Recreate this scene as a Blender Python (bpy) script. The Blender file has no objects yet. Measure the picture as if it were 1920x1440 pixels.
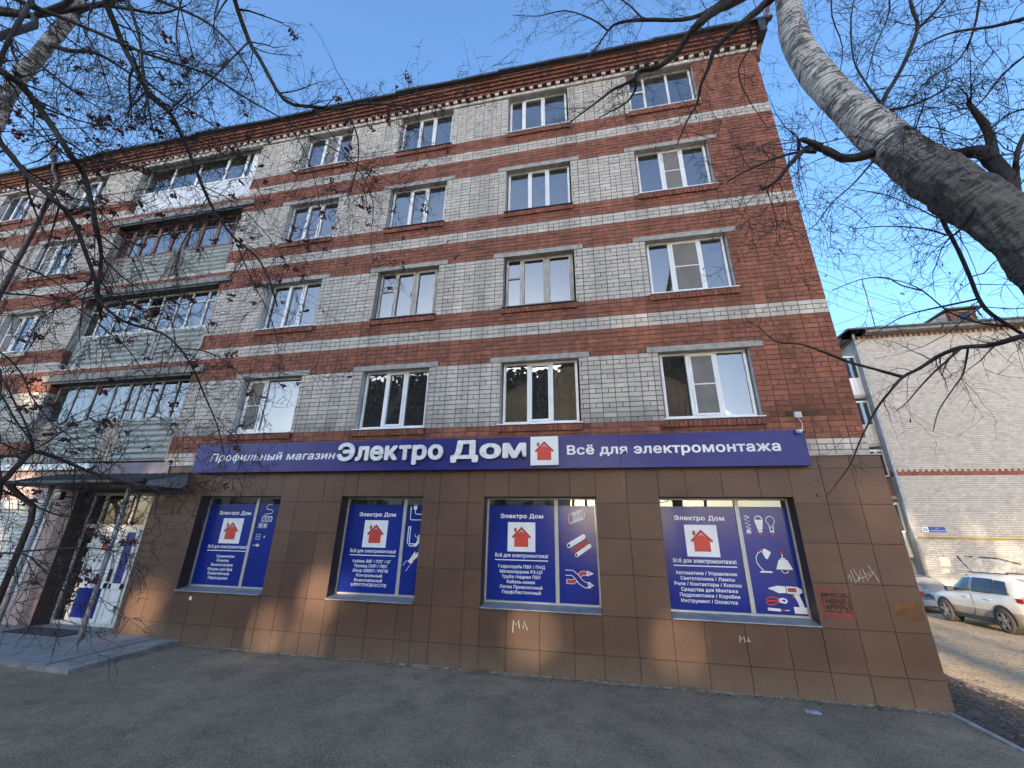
import bpy, bmesh, math, random
import numpy as np
from mathutils import Vector, Matrix
from mathutils import noise as mnoise
from mathutils.geometry import interpolate_bezier, tessellate_polygon

SC = bpy.context.scene
COL = SC.collection
R = math.radians

# ------------------------------------------------------------------ camera
FPX = 754.32                        # focal length in pixels of the 1920 px wide photograph
YAW, PITCH, ROLL = R(-11.824), R(20.049), R(1.0456)
CAMP = Vector((0.0, -8.0, 2.27))
_f = Vector((math.sin(YAW)*math.cos(PITCH), math.cos(YAW)*math.cos(PITCH), math.sin(PITCH)))
_r = Vector((math.cos(YAW), -math.sin(YAW), 0))
_u = _r.cross(_f)
CR = _r*math.cos(ROLL) + _u*math.sin(ROLL)
CU = -_r*math.sin(ROLL) + _u*math.cos(ROLL)
CF = _f
cd = bpy.data.cameras.new('camera')
cd.sensor_fit = 'HORIZONTAL'; cd.sensor_width = 36.0
cd.lens = 36.0*FPX/1920.0
cd.clip_start = 0.05; cd.clip_end = 2000
cam = bpy.data.objects.new('camera', cd)
M = Matrix((CR, CU, -CF)).transposed().to_4x4()
M.translation = CAMP
cam.matrix_world = M
COL.objects.link(cam)
SC.camera = cam

def P(px, py, d):                   # a point at depth d (metres ahead of the camera)
    return CAMP + d*(CF + (px-960)/FPX*CR - (py-720)/FPX*CU)
def PX(p):
    q = Vector(p) - CAMP; z = q.dot(CF)
    return 960+FPX*q.dot(CR)/z, 720-FPX*q.dot(CU)/z, z

# ------------------------------------------------------------------ light
SUN_EL, SUN_AZ = R(9.5), R(180+12.2)
w = bpy.data.worlds.new('World'); SC.world = w; w.use_nodes = True
nt = w.node_tree
sky = nt.nodes.new('ShaderNodeTexSky'); sky.sky_type = 'NISHITA'; sky.sun_disc = False
sky.sun_elevation = SUN_EL; sky.sun_rotation = SUN_AZ
sky.altitude = 200; sky.air_density = 1.0; sky.dust_density = 3.5; sky.ozone_density = 3.7
bg = nt.nodes['Background']; bg.inputs[1].default_value = 0.15
nt.links.new(sky.outputs[0], bg.inputs[0])
TOSUN = Vector((math.sin(SUN_AZ)*math.cos(SUN_EL), math.cos(SUN_AZ)*math.cos(SUN_EL), math.sin(SUN_EL)))
sl = bpy.data.lights.new('sun', 'SUN'); sl.energy = 5.0; sl.angle = R(0.9); sl.color = (1.0, 0.78, 0.53)
so = bpy.data.objects.new('sun', sl); so.rotation_euler = TOSUN.to_track_quat('Z', 'Y').to_euler()
so.location = (0, -60, 40); COL.objects.link(so)
SC.view_settings.view_transform = 'Standard'; SC.view_settings.look = 'None'
SC.view_settings.exposure = 2.2; SC.view_settings.gamma = 1.0
SC.render.engine = 'CYCLES'
SC.cycles.use_denoising = True
SC.cycles.max_bounces = 8; SC.cycles.diffuse_bounces = 3; SC.cycles.glossy_bounces = 3
SC.cycles.transparent_max_bounces = 12; SC.cycles.caustics_reflective = False; SC.cycles.caustics_refractive = False
SC.cycles.sample_clamp_indirect = 6.0

# ------------------------------------------------------------------ helpers
RNG = random.Random(7)

def mark(o, label=None, cat=None, group=None, kind=None):
    if label: o['label'] = label
    if cat: o['category'] = cat
    if group: o['group'] = group
    if kind: o['kind'] = kind
    return o

def empty(name, loc, label, cat, group=None):
    o = bpy.data.objects.new(name, None); COL.objects.link(o); o.location = loc
    o.empty_display_size = 0.2
    return mark(o, label, cat, group)

class MB:
    """collects geometry in world coordinates; build() links it as one mesh object"""
    def __init__(s): s.v = []; s.f = []; s.m = []; s.sm = []; s.tint = []; s.bark = None; s.mi = 0; s.t = 0.0; s.smooth = False
    def _face(s, idx): s.f.append(tuple(idx)); s.m.append(s.mi); s.sm.append(s.smooth); s.tint.append(s.t)
    def quad(s, a, b, c, d):
        n = len(s.v); s.v += [tuple(a), tuple(b), tuple(c), tuple(d)]; s._face((n, n+1, n+2, n+3))
    def poly(s, pts):
        n = len(s.v); s.v += [tuple(p) for p in pts]; s._face(range(n, n+len(pts)))
    def box(s, x0, x1, y0, y1, z0, z1, skip=''):
        n = len(s.v)
        s.v += [(x0,y0,z0),(x1,y0,z0),(x1,y1,z0),(x0,y1,z0),(x0,y0,z1),(x1,y0,z1),(x1,y1,z1),(x0,y1,z1)]
        for k, q in (('f',(0,1,5,4)),('r',(1,2,6,5)),('b',(2,3,7,6)),('l',(3,0,4,7)),('t',(4,5,6,7)),('d',(3,2,1,0))):
            if k not in skip: s._face([n+i for i in q])
    def obox(s, c, ax, ay, az):      # oriented box: centre and three half-axis vectors
        c, ax, ay, az = Vector(c), Vector(ax), Vector(ay), Vector(az); n = len(s.v)
        for sz in (-1, 1):
            for sx, sy in ((-1,-1),(1,-1),(1,1),(-1,1)): s.v.append(tuple(c+sx*ax+sy*ay+sz*az))
        for q in ((0,1,5,4),(1,2,6,5),(2,3,7,6),(3,0,4,7),(4,5,6,7),(3,2,1,0)): s._face([n+i for i in q])
    def prism(s, pts, off):          # closed outline pushed along off
        off = Vector(off); a = [Vector(p) for p in pts]; b = [p+off for p in a]; k = len(a); n = len(s.v)
        s.v += [tuple(p) for p in a+b]
        s._face(range(n, n+k)); s._face(range(n+2*k-1, n+k-1, -1))
        for i in range(k): j = (i+1) % k; s._face((n+i, n+k+i, n+k+j, n+j))
    def tube(s, pts, rad, n=6, cap=True, rough=0.0, rng=None, rfun=None):
        pts = [Vector(p) for p in pts]
        if not hasattr(rad, '__len__'): rad = [rad]*len(pts)
        base = len(s.v); k = len(pts); t0 = (pts[1]-pts[0]).normalized()
        ref = Vector((0,0,1)) if abs(t0.z) < 0.9 else Vector((1,0,0))
        u = t0.cross(ref).normalized(); L = 0.0
        osm = s.smooth; s.smooth = n > 4
        for i in range(k):
            t = (pts[min(i+1,k-1)]-pts[max(i-1,0)])
            t = t.normalized() if t.length > 1e-9 else t0
            u = (u - t*u.dot(t)); u = u.normalized() if u.length > 1e-6 else t.orthogonal().normalized()
            v = t.cross(u)
            if i: L += (pts[i]-pts[i-1]).length
            for j in range(n):
                a = 2*math.pi*j/n; r = rad[i]
                if rough and rng: r *= 1+rough*(rng.random()-.5)
                if rfun: r *= rfun(a, L)
                s.v.append(tuple(pts[i] + r*(math.cos(a)*u+math.sin(a)*v)))
                if s.bark is not None: s.bark.append((math.cos(a)*r, math.sin(a)*r, L))
        for i in range(k-1):
            for j in range(n):
                j2 = (j+1) % n
                s._face((base+i*n+j, base+i*n+j2, base+(i+1)*n+j2, base+(i+1)*n+j))
        if cap:
            s._face([base+j for j in reversed(range(n))]); s._face([base+(k-1)*n+j for j in range(n)])
        s.smooth = osm
    def cyl(s, c, axis, r, h, n=16):
        c, a = Vector(c), Vector(axis).normalized(); s.tube([c-a*h/2, c+a*h/2], r, n)
    def ball(s, c, r, n=6, m=4, sq=(1,1,1)):
        c = Vector(c); base = len(s.v); osm = s.smooth; s.smooth = True
        for i in range(1, m):
            ph = math.pi*i/m
            for j in range(n):
                a = 2*math.pi*j/n
                s.v.append((c.x+r*sq[0]*math.sin(ph)*math.cos(a), c.y+r*sq[1]*math.sin(ph)*math.sin(a), c.z+r*sq[2]*math.cos(ph)))
        top = len(s.v); s.v += [(c.x,c.y,c.z+r*sq[2]), (c.x,c.y,c.z-r*sq[2])]
        for i in range(m-2):
            for j in range(n):
                j2 = (j+1) % n; s._face((base+i*n+j, base+(i+1)*n+j, base+(i+1)*n+j2, base+i*n+j2))
        for j in range(n):
            j2 = (j+1) % n; s._face((top, base+j, base+j2)); s._face((top+1, base+(m-2)*n+j2, base+(m-2)*n+j))
        s.smooth = osm
    def mesh(s, name, mats, origin=(0,0,0)):
        me = bpy.data.meshes.new(name)
        ox, oy, oz = origin
        me.from_pydata([(a-ox, b-oy, c-oz) for a, b, c in s.v], [], s.f)
        for mt in (mats if isinstance(mats, (list, tuple)) else [mats]): me.materials.append(mt)
        me.polygons.foreach_set('material_index', s.m); me.polygons.foreach_set('use_smooth', s.sm)
        if any(s.tint):
            at = me.attributes.new('tint', 'FLOAT', 'FACE'); at.data.foreach_set('value', s.tint)
        if s.bark is not None:
            at = me.attributes.new('bark', 'FLOAT_VECTOR', 'POINT'); at.data.foreach_set('vector', [c for b in s.bark for c in b])
        me.update(); return me
    def build(s, name, mats, parent=None, bevel=0.0):
        """mesh object; its origin sits at the middle of its foot, children keep world places"""
        if not s.v: return None
        a = np.array(s.v); lo, hi = a.min(0), a.max(0)
        org = ((lo[0]+hi[0])/2, (lo[1]+hi[1])/2, lo[2])
        return link(name, s.mesh(name, mats, org), org, parent, bevel)

WORLD = {}
def link(name, me, org, parent=None, bevel=0.0):
    o = bpy.data.objects.new(name, me); COL.objects.link(o)
    WORLD[o] = Vector(org)
    if parent is not None:
        o.parent = parent
        base = WORLD.get(parent, Vector(parent.location))
        o.location = Vector(org) - base
    else: o.location = org
    if bevel:
        b = o.modifiers.new('bevel', 'BEVEL'); b.width = bevel; b.segments = 2; b.limit_method = 'ANGLE'
    return o

def B(x0, x1, y0, y1, z0, z1):
    m = MB(); m.box(x0, x1, y0, y1, z0, z1); return m

# ------------------------------------------------------------------ materials
MATS = {}
def mat(name, col, rough=0.8, var=0.12, scale=4.0, bump=0.0, bscale=60.0, metal=0.0, spec=0.5, tintk=0.0, col2=None, fine=0.0, stretch=(1,1,1), coat=0.0, streak=0.0):
    if name in MATS: return MATS[name]
    m = bpy.data.materials.new(name); m.use_nodes = True; t = m.node_tree; N = t.nodes; L = t.links
    b = N['Principled BSDF']
    b.inputs['Roughness'].default_value = rough; b.inputs['Metallic'].default_value = metal
    b.inputs['Specular IOR Level'].default_value = spec
    if coat: b.inputs['Coat Weight'].default_value = coat; b.inputs['Coat Roughness'].default_value = 0.08
    geo = N.new('ShaderNodeNewGeometry'); mp = N.new('ShaderNodeMapping'); mp.inputs['Scale'].default_value = stretch
    L.new(geo.outputs['Position'], mp.inputs['Vector'])
    n1 = N.new('ShaderNodeTexNoise'); n1.inputs['Scale'].default_value = scale; n1.inputs['Detail'].default_value = 6; n1.inputs['Roughness'].default_value = 0.6
    L.new(mp.outputs[0], n1.inputs['Vector'])
    c2 = col2 if col2 else tuple(c*(1-2*var) for c in col)
    c1 = col if col2 else tuple(min(1, c*(1+2*var)) for c in col)
    rp = N.new('ShaderNodeMapRange'); rp.inputs['From Min'].default_value = 0.3; rp.inputs['From Max'].default_value = 0.7
    L.new(n1.outputs['Fac'], rp.inputs['Value'])
    mx = N.new('ShaderNodeMix'); mx.data_type = 'RGBA'
    mx.inputs[6].default_value = (*c1, 1); mx.inputs[7].default_value = (*c2, 1)
    L.new(rp.outputs[0], mx.inputs[0]); out = mx.outputs[2]
    if fine:
        n2 = N.new('ShaderNodeTexNoise'); n2.inputs['Scale'].default_value = scale*14; n2.inputs['Detail'].default_value = 3
        L.new(mp.outputs[0], n2.inputs['Vector'])
        r2 = N.new('ShaderNodeMapRange'); r2.inputs['From Min'].default_value = .3; r2.inputs['From Max'].default_value = .7
        r2.inputs['To Min'].default_value = 1-fine; r2.inputs['To Max'].default_value = 1+fine
        L.new(n2.outputs['Fac'], r2.inputs['Value'])
        vm = N.new('ShaderNodeVectorMath'); vm.operation = 'SCALE'; L.new(out, vm.inputs[0]); L.new(r2.outputs[0], vm.inputs['Scale']); out = vm.outputs[0]
    if streak:
        ms = N.new('ShaderNodeMapping'); ms.inputs['Scale'].default_value = (2.2, 2.2, .16); L.new(geo.outputs['Position'], ms.inputs['Vector'])
        n4 = N.new('ShaderNodeTexNoise'); n4.inputs['Scale'].default_value = 1.0; n4.inputs['Detail'].default_value = 5; L.new(ms.outputs[0], n4.inputs['Vector'])
        r4 = N.new('ShaderNodeMapRange'); r4.inputs['From Min'].default_value = .35; r4.inputs['From Max'].default_value = .68
        r4.inputs['To Min'].default_value = 1+streak*.25; r4.inputs['To Max'].default_value = 1-streak; L.new(n4.outputs['Fac'], r4.inputs['Value'])
        vm = N.new('ShaderNodeVectorMath'); vm.operation = 'SCALE'; L.new(out, vm.inputs[0]); L.new(r4.outputs[0], vm.inputs['Scale']); out = vm.outputs[0]
    if tintk:
        at = N.new('ShaderNodeAttribute'); at.attribute_name = 'tint'
        ma = N.new('ShaderNodeMath'); ma.operation = 'MULTIPLY_ADD'; ma.inputs[1].default_value = tintk; ma.inputs[2].default_value = 1.0
        L.new(at.outputs['Fac'], ma.inputs[0])
        vm = N.new('ShaderNodeVectorMath'); vm.operation = 'SCALE'; L.new(out, vm.inputs[0]); L.new(ma.outputs[0], vm.inputs['Scale']); out = vm.outputs[0]
    L.new(out, b.inputs['Base Color'])
    if bump:
        n3 = N.new('ShaderNodeTexNoise'); n3.inputs['Scale'].default_value = bscale; n3.inputs['Detail'].default_value = 4
        L.new(mp.outputs[0], n3.inputs['Vector'])
        bp = N.new('ShaderNodeBump'); bp.inputs['Strength'].default_value = bump; bp.inputs['Distance'].default_value = 0.01
        L.new(n3.outputs['Fac'], bp.inputs['Height']); L.new(bp.outputs[0], b.inputs['Normal'])
    MATS[name] = m
    return m

def glass_mat(name, ior=3.0, tint=(0.80,0.86,0.9), wav=0.02, dirt=0.04, wscale=1.3):
    m = bpy.data.materials.new(name); m.use_nodes = True; t = m.node_tree; N = t.nodes; L = t.links
    N.remove(N['Principled BSDF'])
    fr = N.new('ShaderNodeFresnel'); fr.inputs['IOR'].default_value = ior
    tr = N.new('ShaderNodeBsdfTransparent'); tr.inputs[0].default_value = (*tint, 1)
    gl = N.new('ShaderNodeBsdfGlossy'); gl.inputs['Roughness'].default_value = 0.01; gl.inputs['Color'].default_value = (.93,.96,1,1)
    df = N.new('ShaderNodeBsdfDiffuse'); df.inputs[0].default_value = (.45,.44,.42,1)
    geo = N.new('ShaderNodeNewGeometry')
    nz = N.new('ShaderNodeTexNoise'); nz.inputs['Scale'].default_value = wscale; nz.inputs['Detail'].default_value = 1
    L.new(geo.outputs['Position'], nz.inputs['Vector'])
    bp = N.new('ShaderNodeBump'); bp.inputs['Strength'].default_value = wav; bp.inputs['Distance'].default_value = 0.1
    L.new(nz.outputs['Fac'], bp.inputs['Height']); L.new(bp.outputs[0], gl.inputs['Normal'])
    mx = N.new('ShaderNodeMixShader'); L.new(fr.outputs[0], mx.inputs[0]); L.new(tr.outputs[0], mx.inputs[1]); L.new(gl.outputs[0], mx.inputs[2])
    m2 = N.new('ShaderNodeMixShader'); m2.inputs[0].default_value = dirt; L.new(mx.outputs[0], m2.inputs[1]); L.new(df.outputs[0], m2.inputs[2])
    L.new(m2.outputs[0], N['Material Output'].inputs['Surface'])
    MATS[name] = m; return m

def birch_mat(name, dark_below):
    """white bark with dark lenticels round the trunk; rugged and dark on the old lower stem"""
    m = bpy.data.materials.new(name); m.use_nodes = True; t = m.node_tree; N = t.nodes; L = t.links
    b = N['Principled BSDF']; b.inputs['Roughness'].default_value = 0.75
    at = N.new('ShaderNodeAttribute'); at.attribute_name = 'bark'
    def noise(sc, scale, det=4, rough=.55):
        mp = N.new('ShaderNodeMapping'); mp.inputs['Scale'].default_value = sc; L.new(at.outputs['Vector'], mp.inputs['Vector'])
        n = N.new('ShaderNodeTexNoise'); n.inputs['Scale'].default_value = scale; n.inputs['Detail'].default_value = det; n.inputs['Roughness'].default_value = rough
        L.new(mp.outputs[0], n.inputs['Vector']); return n.outputs['Fac']
    def ramp(src, a, c):
        r = N.new('ShaderNodeMapRange'); r.inputs['From Min'].default_value = a; r.inputs['From Max'].default_value = c; L.new(src, r.inputs['Value']); return r.outputs[0]
    def mixc(f, a, c):
        x = N.new('ShaderNodeMix'); x.data_type = 'RGBA'
        for i, s in ((6, a), (7, c)):
            if isinstance(s, tuple): x.inputs[i].default_value = (*s, 1)
            else: L.new(s, x.inputs[i])
        L.new(f, x.inputs[0]); return x.outputs[2]
    def mth(op, a, c):
        x = N.new('ShaderNodeMath'); x.operation = op; x.use_clamp = True
        for i, s in ((0, a), (1, c)):
            if isinstance(s, (int, float)): x.inputs[i].default_value = s
            else: L.new(s, x.inputs[i])
        return x.outputs[0]
    dash = ramp(noise((1,1,10), 8, 5, .75), .50, .57)
    band = ramp(noise((1,1,3.0), 5, 4, .7), .53, .60)
    big = ramp(noise((1,1,1.1), 4.2, 5, .75), .54, .60)
    tone = noise((1,1,1.5), 5, 3)
    sep = N.new('ShaderNodeSeparateXYZ'); L.new(at.outputs['Vector'], sep.inputs[0])
    low = ramp(sep.outputs[2], dark_below+.9, dark_below-.5)
    lown = ramp(mth('ADD', low, mth('MULTIPLY', noise((1,1,.7), 5, 6, .7), .9)), .75, 1.05)
    white = mixc(tone, (.80,.74,.66), (.50,.455,.40))
    c = mixc(dash, white, (.05,.045,.04)); c = mixc(mth('MULTIPLY', band, .9), c, (.045,.042,.04)); c = mixc(mth('MULTIPLY', big, .8), c, (.055,.05,.045))
    dk = mixc(ramp(noise((1,1,.6), 11, 6, .75), .40, .60), (.075,.068,.060), (.012,.011,.011))
    c = mixc(lown, c, dk)
    L.new(c, b.inputs['Base Color'])
    bp = N.new('ShaderNodeBump'); bp.inputs['Strength'].default_value = .8; bp.inputs['Distance'].default_value = .03
    h = mth('ADD', mth('MULTIPLY', noise((1,1,.6), 12, 6, .7), low), mth('MULTIPLY', noise((1,1,6), 12, 3), .25))
    L.new(h, bp.inputs['Height']); L.new(bp.outputs[0], b.inputs['Normal'])
    MATS[name] = m; return m

red_brick = mat('red_brick', (.285,.106,.068), .9, .16, 7, bump=.5, bscale=90, tintk=.34, fine=.12, streak=.22)
white_brick = mat('white_brick', (.63,.575,.51), .92, .07, 3, bump=.5, bscale=80, tintk=.22, fine=.08, col2=(.50,.455,.40), streak=.20)
mortar = mat('mortar', (.115,.092,.076), .95, .25, 6, bump=.4)
concrete = mat('concrete', (.36,.345,.325), .92, .16, 6, bump=.4, bscale=40, fine=.12)
concrete_dark = mat('concrete_dark', (.25,.235,.215), .93, .22, 5, bump=.5, bscale=40, fine=.15)
tile_brown = mat('tile_brown', (.112,.058,.037), .46, .09, 1.4, bump=.06, bscale=200, spec=.4, tintk=.12, fine=.07, streak=.10)
def foot_dust(m_, z1_, col):
    t = m_.node_tree; N = t.nodes; L = t.links; b = N['Principled BSDF']; src = b.inputs['Base Color'].links[0].from_socket
    g = N.new('ShaderNodeNewGeometry'); sp = N.new('ShaderNodeSeparateXYZ'); L.new(g.outputs['Position'], sp.inputs[0])
    n = N.new('ShaderNodeTexNoise'); n.inputs['Scale'].default_value = 5; n.inputs['Detail'].default_value = 7; n.inputs['Roughness'].default_value = .7; L.new(g.outputs['Position'], n.inputs['Vector'])
    r = N.new('ShaderNodeMapRange'); r.inputs['From Min'].default_value = z1_; r.inputs['From Max'].default_value = -.05; L.new(sp.outputs[2], r.inputs['Value'])
    k = N.new('ShaderNodeMath'); k.operation = 'MULTIPLY'; k.use_clamp = True; L.new(r.outputs[0], k.inputs[0]); L.new(n.outputs['Fac'], k.inputs[1])
    x = N.new('ShaderNodeMix'); x.data_type = 'RGBA'; L.new(k.outputs[0], x.inputs[0]); L.new(src, x.inputs[6]); x.inputs[7].default_value = (*col, 1)
    L.new(x.outputs[2], b.inputs['Base Color'])
foot_dust(tile_brown, .55, (.20,.155,.11))
tile_plum = mat('tile_plum', (.045,.026,.025), .5, .10, 2, fine=.05)
tile_pink = mat('tile_pink', (.46,.33,.30), .6, .06, 2, fine=.05, tintk=.1)
tile_gap = mat('tile_gap', (.022,.015,.012), .9, .2, 10)
plaster = mat('plaster', (.50,.49,.47), .9, .10, 3, bump=.3, fine=.06)
plaster_grey = mat('plaster_grey', (.33,.325,.315), .92, .15, 4, bump=.4, fine=.1)
pvc = mat('pvc', (.80,.80,.80), .35, .03, 3, spec=.5)
pvc_old = mat('pvc_old', (.68,.67,.64), .5, .08, 4)
wood_old = mat('wood_old', (.60,.57,.52), .85, .2, 9, bump=.5, bscale=50, col2=(.33,.29,.25), stretch=(3,3,.6))
wood_grey = mat('wood_grey', (.19,.165,.15), .9, .2, 6, bump=.5, bscale=40, stretch=(5,5,.5))
wood_brown = mat('wood_brown', (.165,.085,.065), .7, .2, 6, stretch=(5,5,.5))
wood_tan = mat('wood_tan', (.40,.33,.26), .8, .2, 5, stretch=(5,5,.5))
dark_room = mat('dark_room', (.11,.115,.125), .95, .2, 2)
curtain = mat('curtain', (.88,.88,.88), .95, .06, 2)
net = mat('net', (.19,.18,.165), .9, .08, 3)
black_metal = mat('black_metal', (.020,.021,.024), .5, .25, 6)
roof_metal = mat('roof_metal', (.055,.06,.062), .55, .25, 4)
galv = mat('galv', (.30,.315,.33), .45, .12, 5, metal=.5)
alu = mat('alu', (.42,.42,.41), .45, .05, 6, metal=.3)
steel_grey = mat('steel_grey', (.30,.31,.33), .5, .15, 8, metal=.2)
sign_blue = mat('sign_blue', (.030,.032,.190), .30, .08, 1.2, spec=.25, bump=.04, bscale=2.0, fine=.04, streak=.08)
film_blue = mat('film_blue', (.011,.027,.235), .16, .08, 1.0, spec=.45, bump=.10, bscale=3.5, fine=.03)
film_violet = mat('film_violet', (.03,.034,.225), .35, .05, 1.0, spec=.5)
white_paint = mat('white_paint', (.80,.80,.79), .45, .04, 4)
letter_white = mat('letter_white', (.76,.76,.76), .35, .10, 9, fine=.06)
logo_red = mat('logo_red', (.60,.045,.030), .45, .05, 4)
roof_red = mat('roof_red', (.40,.035,.035), .45, .05, 4)
sheet_green = mat('sheet_green', (.36,.385,.375), .6, .10, 3, metal=.1, col2=(.27,.295,.285), stretch=(3,1,.7))
siding_white = mat('siding_white', (.74,.75,.77), .5, .03, 3)
brown_pipe = mat('brown_pipe', (.062,.035,.032), .5, .2, 6)
red_pipe = mat('red_pipe', (.16,.075,.05), .7, .2, 6)
shutter_white = mat('shutter_white', (.66,.66,.62), .5, .04, 3)
kerb_stone = mat('kerb_stone', (.30,.29,.275), .95, .15, 8, bump=.5, fine=.15)
slab_grey = mat('slab_grey', (.22,.218,.215), .9, .12, 3, bump=.25, bscale=150, fine=.12)
mat_dark = mat('mat_dark', (.045,.042,.040), .95, .2, 20, bump=.5)
rowan_bark = mat('rowan_bark', (.040,.035,.031), .8, .3, 12, bump=.5, bscale=60)
twig_dark = mat('twig_dark', (.024,.018,.017), .8, .3, 12)
twig_birch = mat('twig_birch', (.027,.021,.019), .8, .3, 12)
berry_red = mat('berry_red', (.085,.016,.014), .5, .3, 30)
leaf_dry = mat('leaf_dry', (.10,.055,.03), .9, .3, 20)
shade_crown = mat('shade_crown', (.20,.17,.125), .95, .3, 1.0)
shade_trunk = mat('shade_trunk', (.16,.09,.055), .95, .3, 3)
yellow_wall = mat('yellow_wall', (.62,.50,.30), .9, .1, 1)
birch_near = birch_mat('birch_near', 4.55)
birch_far = birch_mat('birch_far', 1.0)
glass = glass_mat('glass', 2.6, (.95,.96,.97))
glass_shop = glass_mat('glass_shop', 2.1, (.8,.85,.83), .05)
glass_door = glass_mat('glass_door', 2.4, (.9,.85,.6), .05)
car_white = mat('car_white', (.72,.71,.69), .28, .03, 3, coat=.6)
car_silver = mat('car_silver', (.42,.43,.44), .3, .05, 3, metal=.4, coat=.5)
car_dirt = mat('car_dirt', (.50,.46,.41), .55, .10, 3, col2=(.36,.32,.27), fine=.08)
car_glass = mat('car_glass', (.012,.016,.020), .05, .1, 2, spec=.45)
tyre = mat('tyre', (.055,.050,.045), .9, .2, 10)
rim = mat('rim', (.30,.29,.27), .45, .1, 8, metal=.6)
plastic_black = mat('plastic_black', (.035,.034,.034), .6, .15, 8)
lamp_red = mat('lamp_red', (.45,.02,.02), .2, .05, 5, coat=.6)
lamp_clear = mat('lamp_clear', (.7,.7,.7), .1, .05, 5, coat=.6)
sign_plate = mat('sign_plate', (.020,.075,.33), .4, .05, 4)
gas_yellow = mat('gas_yellow', (.55,.38,.06), .5, .1, 6)
graffiti_pale = mat('graffiti_pale', (.70,.66,.60), .9, .15, 3)
glove_lilac = mat('glove_lilac', (.30,.29,.40), .8, .2, 20)

# ------------------------------------------------------------------ ground
def gz(x, y):                        # the yard behind the facade line falls away gently
    return -0.05*max(0.0, min(y, 16.0)) if x > 4.3 else (-0.05*max(0.0, min(y, 16.0))*max(0.0, min(1.0, (x-3.3))) if x > 3.3 else 0.0)

def ground_mat(name, kind):
    m = bpy.data.materials.new(name); m.use_nodes = True; t = m.node_tree; N = t.nodes; L = t.links
    b = N['Principled BSDF']; b.inputs['Roughness'].default_value = .95; b.inputs['Specular IOR Level'].default_value = .25
    geo = N.new('ShaderNodeNewGeometry')
    def noise(s, d=6, r=.6):
        n = N.new('ShaderNodeTexNoise'); n.inputs['Scale'].default_value = s; n.inputs['Detail'].default_value = d; n.inputs['Roughness'].default_value = r
        L.new(geo.outputs['Position'], n.inputs['Vector']); return n.outputs['Fac']
    def ramp(src, a, c, lo=0, hi=1):
        r = N.new('ShaderNodeMapRange'); r.inputs['From Min'].default_value = a; r.inputs['From Max'].default_value = c
        r.inputs['To Min'].default_value = lo; r.inputs['To Max'].default_value = hi; L.new(src, r.inputs['Value']); return r.outputs[0]
    def mixc(f, a, c):
        x = N.new('ShaderNodeMix'); x.data_type = 'RGBA'
        for i, s in ((6, a), (7, c)):
            if isinstance(s, tuple): x.inputs[i].default_value = (*s, 1)
            else: L.new(s, x.inputs[i])
        L.new(f, x.inputs[0]); return x.outputs[2]
    if kind == 'asphalt':
        c = mixc(ramp(noise(.45, 5), .36, .64), (.325,.245,.160), (.205,.158,.108))
        c = mixc(ramp(noise(1.9, 7, .72), .44, .66), c, (.150,.117,.083))
        c = mixc(ramp(noise(5.5, 6, .7), .55, .75, 0, .6), c, (.37,.285,.195))
        c = mixc(ramp(noise(60, 3, .7), .50, .66), c, (.40,.31,.215))
        c = mixc(ramp(noise(45, 2), .58, .68), c, (.13,.10,.072))
        v = N.new('ShaderNodeTexVoronoi'); v.inputs['Scale'].default_value = 1.7; L.new(geo.outputs['Position'], v.inputs['Vector'])
        c = mixc(ramp(v.outputs['Distance'], .012, .006), c, (.34,.32,.29))
        # hairline cracks wandering over the old surface
        wv = N.new('ShaderNodeTexNoise'); wv.inputs['Scale'].default_value = 1.3; wv.inputs['Detail'].default_value = 5; L.new(geo.outputs['Position'], wv.inputs['Vector'])
        ad = N.new('ShaderNodeVectorMath'); ad.operation = 'MULTIPLY_ADD'; ad.inputs[1].default_value = (1.1,1.1,0); L.new(wv.outputs['Color'], ad.inputs[0]); L.new(geo.outputs['Position'], ad.inputs[2])
        ck = N.new('ShaderNodeTexVoronoi'); ck.feature = 'DISTANCE_TO_EDGE'; ck.inputs['Scale'].default_value = .42; L.new(ad.outputs[0], ck.inputs['Vector'])
        ckf = N.new('ShaderNodeMath'); ckf.operation = 'MULTIPLY'; L.new(ramp(ck.outputs['Distance'], .0035, .0012, 0, .7), ckf.inputs[0]); L.new(ramp(noise(.8, 3), .55, .65), ckf.inputs[1])
        c = mixc(ckf.outputs[0], c, (.055,.048,.040))
        bs, bd = 110, .5
    else:
        c = mixc(ramp(noise(.8, 6), .4, .62), (.52,.41,.27), (.40,.315,.21))
        c = mixc(ramp(noise(9, 6, .75), .48, .62), c, (.60,.48,.32))
        c = mixc(ramp(noise(30, 4, .7), .52, .66), c, (.15,.11,.08))
        bs, bd = 22, .9
    L.new(c, b.inputs['Base Color'])
    n3 = noise(bs, 4, .7); bp = N.new('ShaderNodeBump'); bp.inputs['Strength'].default_value = bd; bp.inputs['Distance'].default_value = .012 if kind == 'asphalt' else .05
    L.new(n3, bp.inputs['Height']); L.new(bp.outputs[0], b.inputs['Normal'])
    return m
asphalt_m = ground_mat('asphalt', 'asphalt'); soil_m = ground_mat('soil', 'soil')

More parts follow.
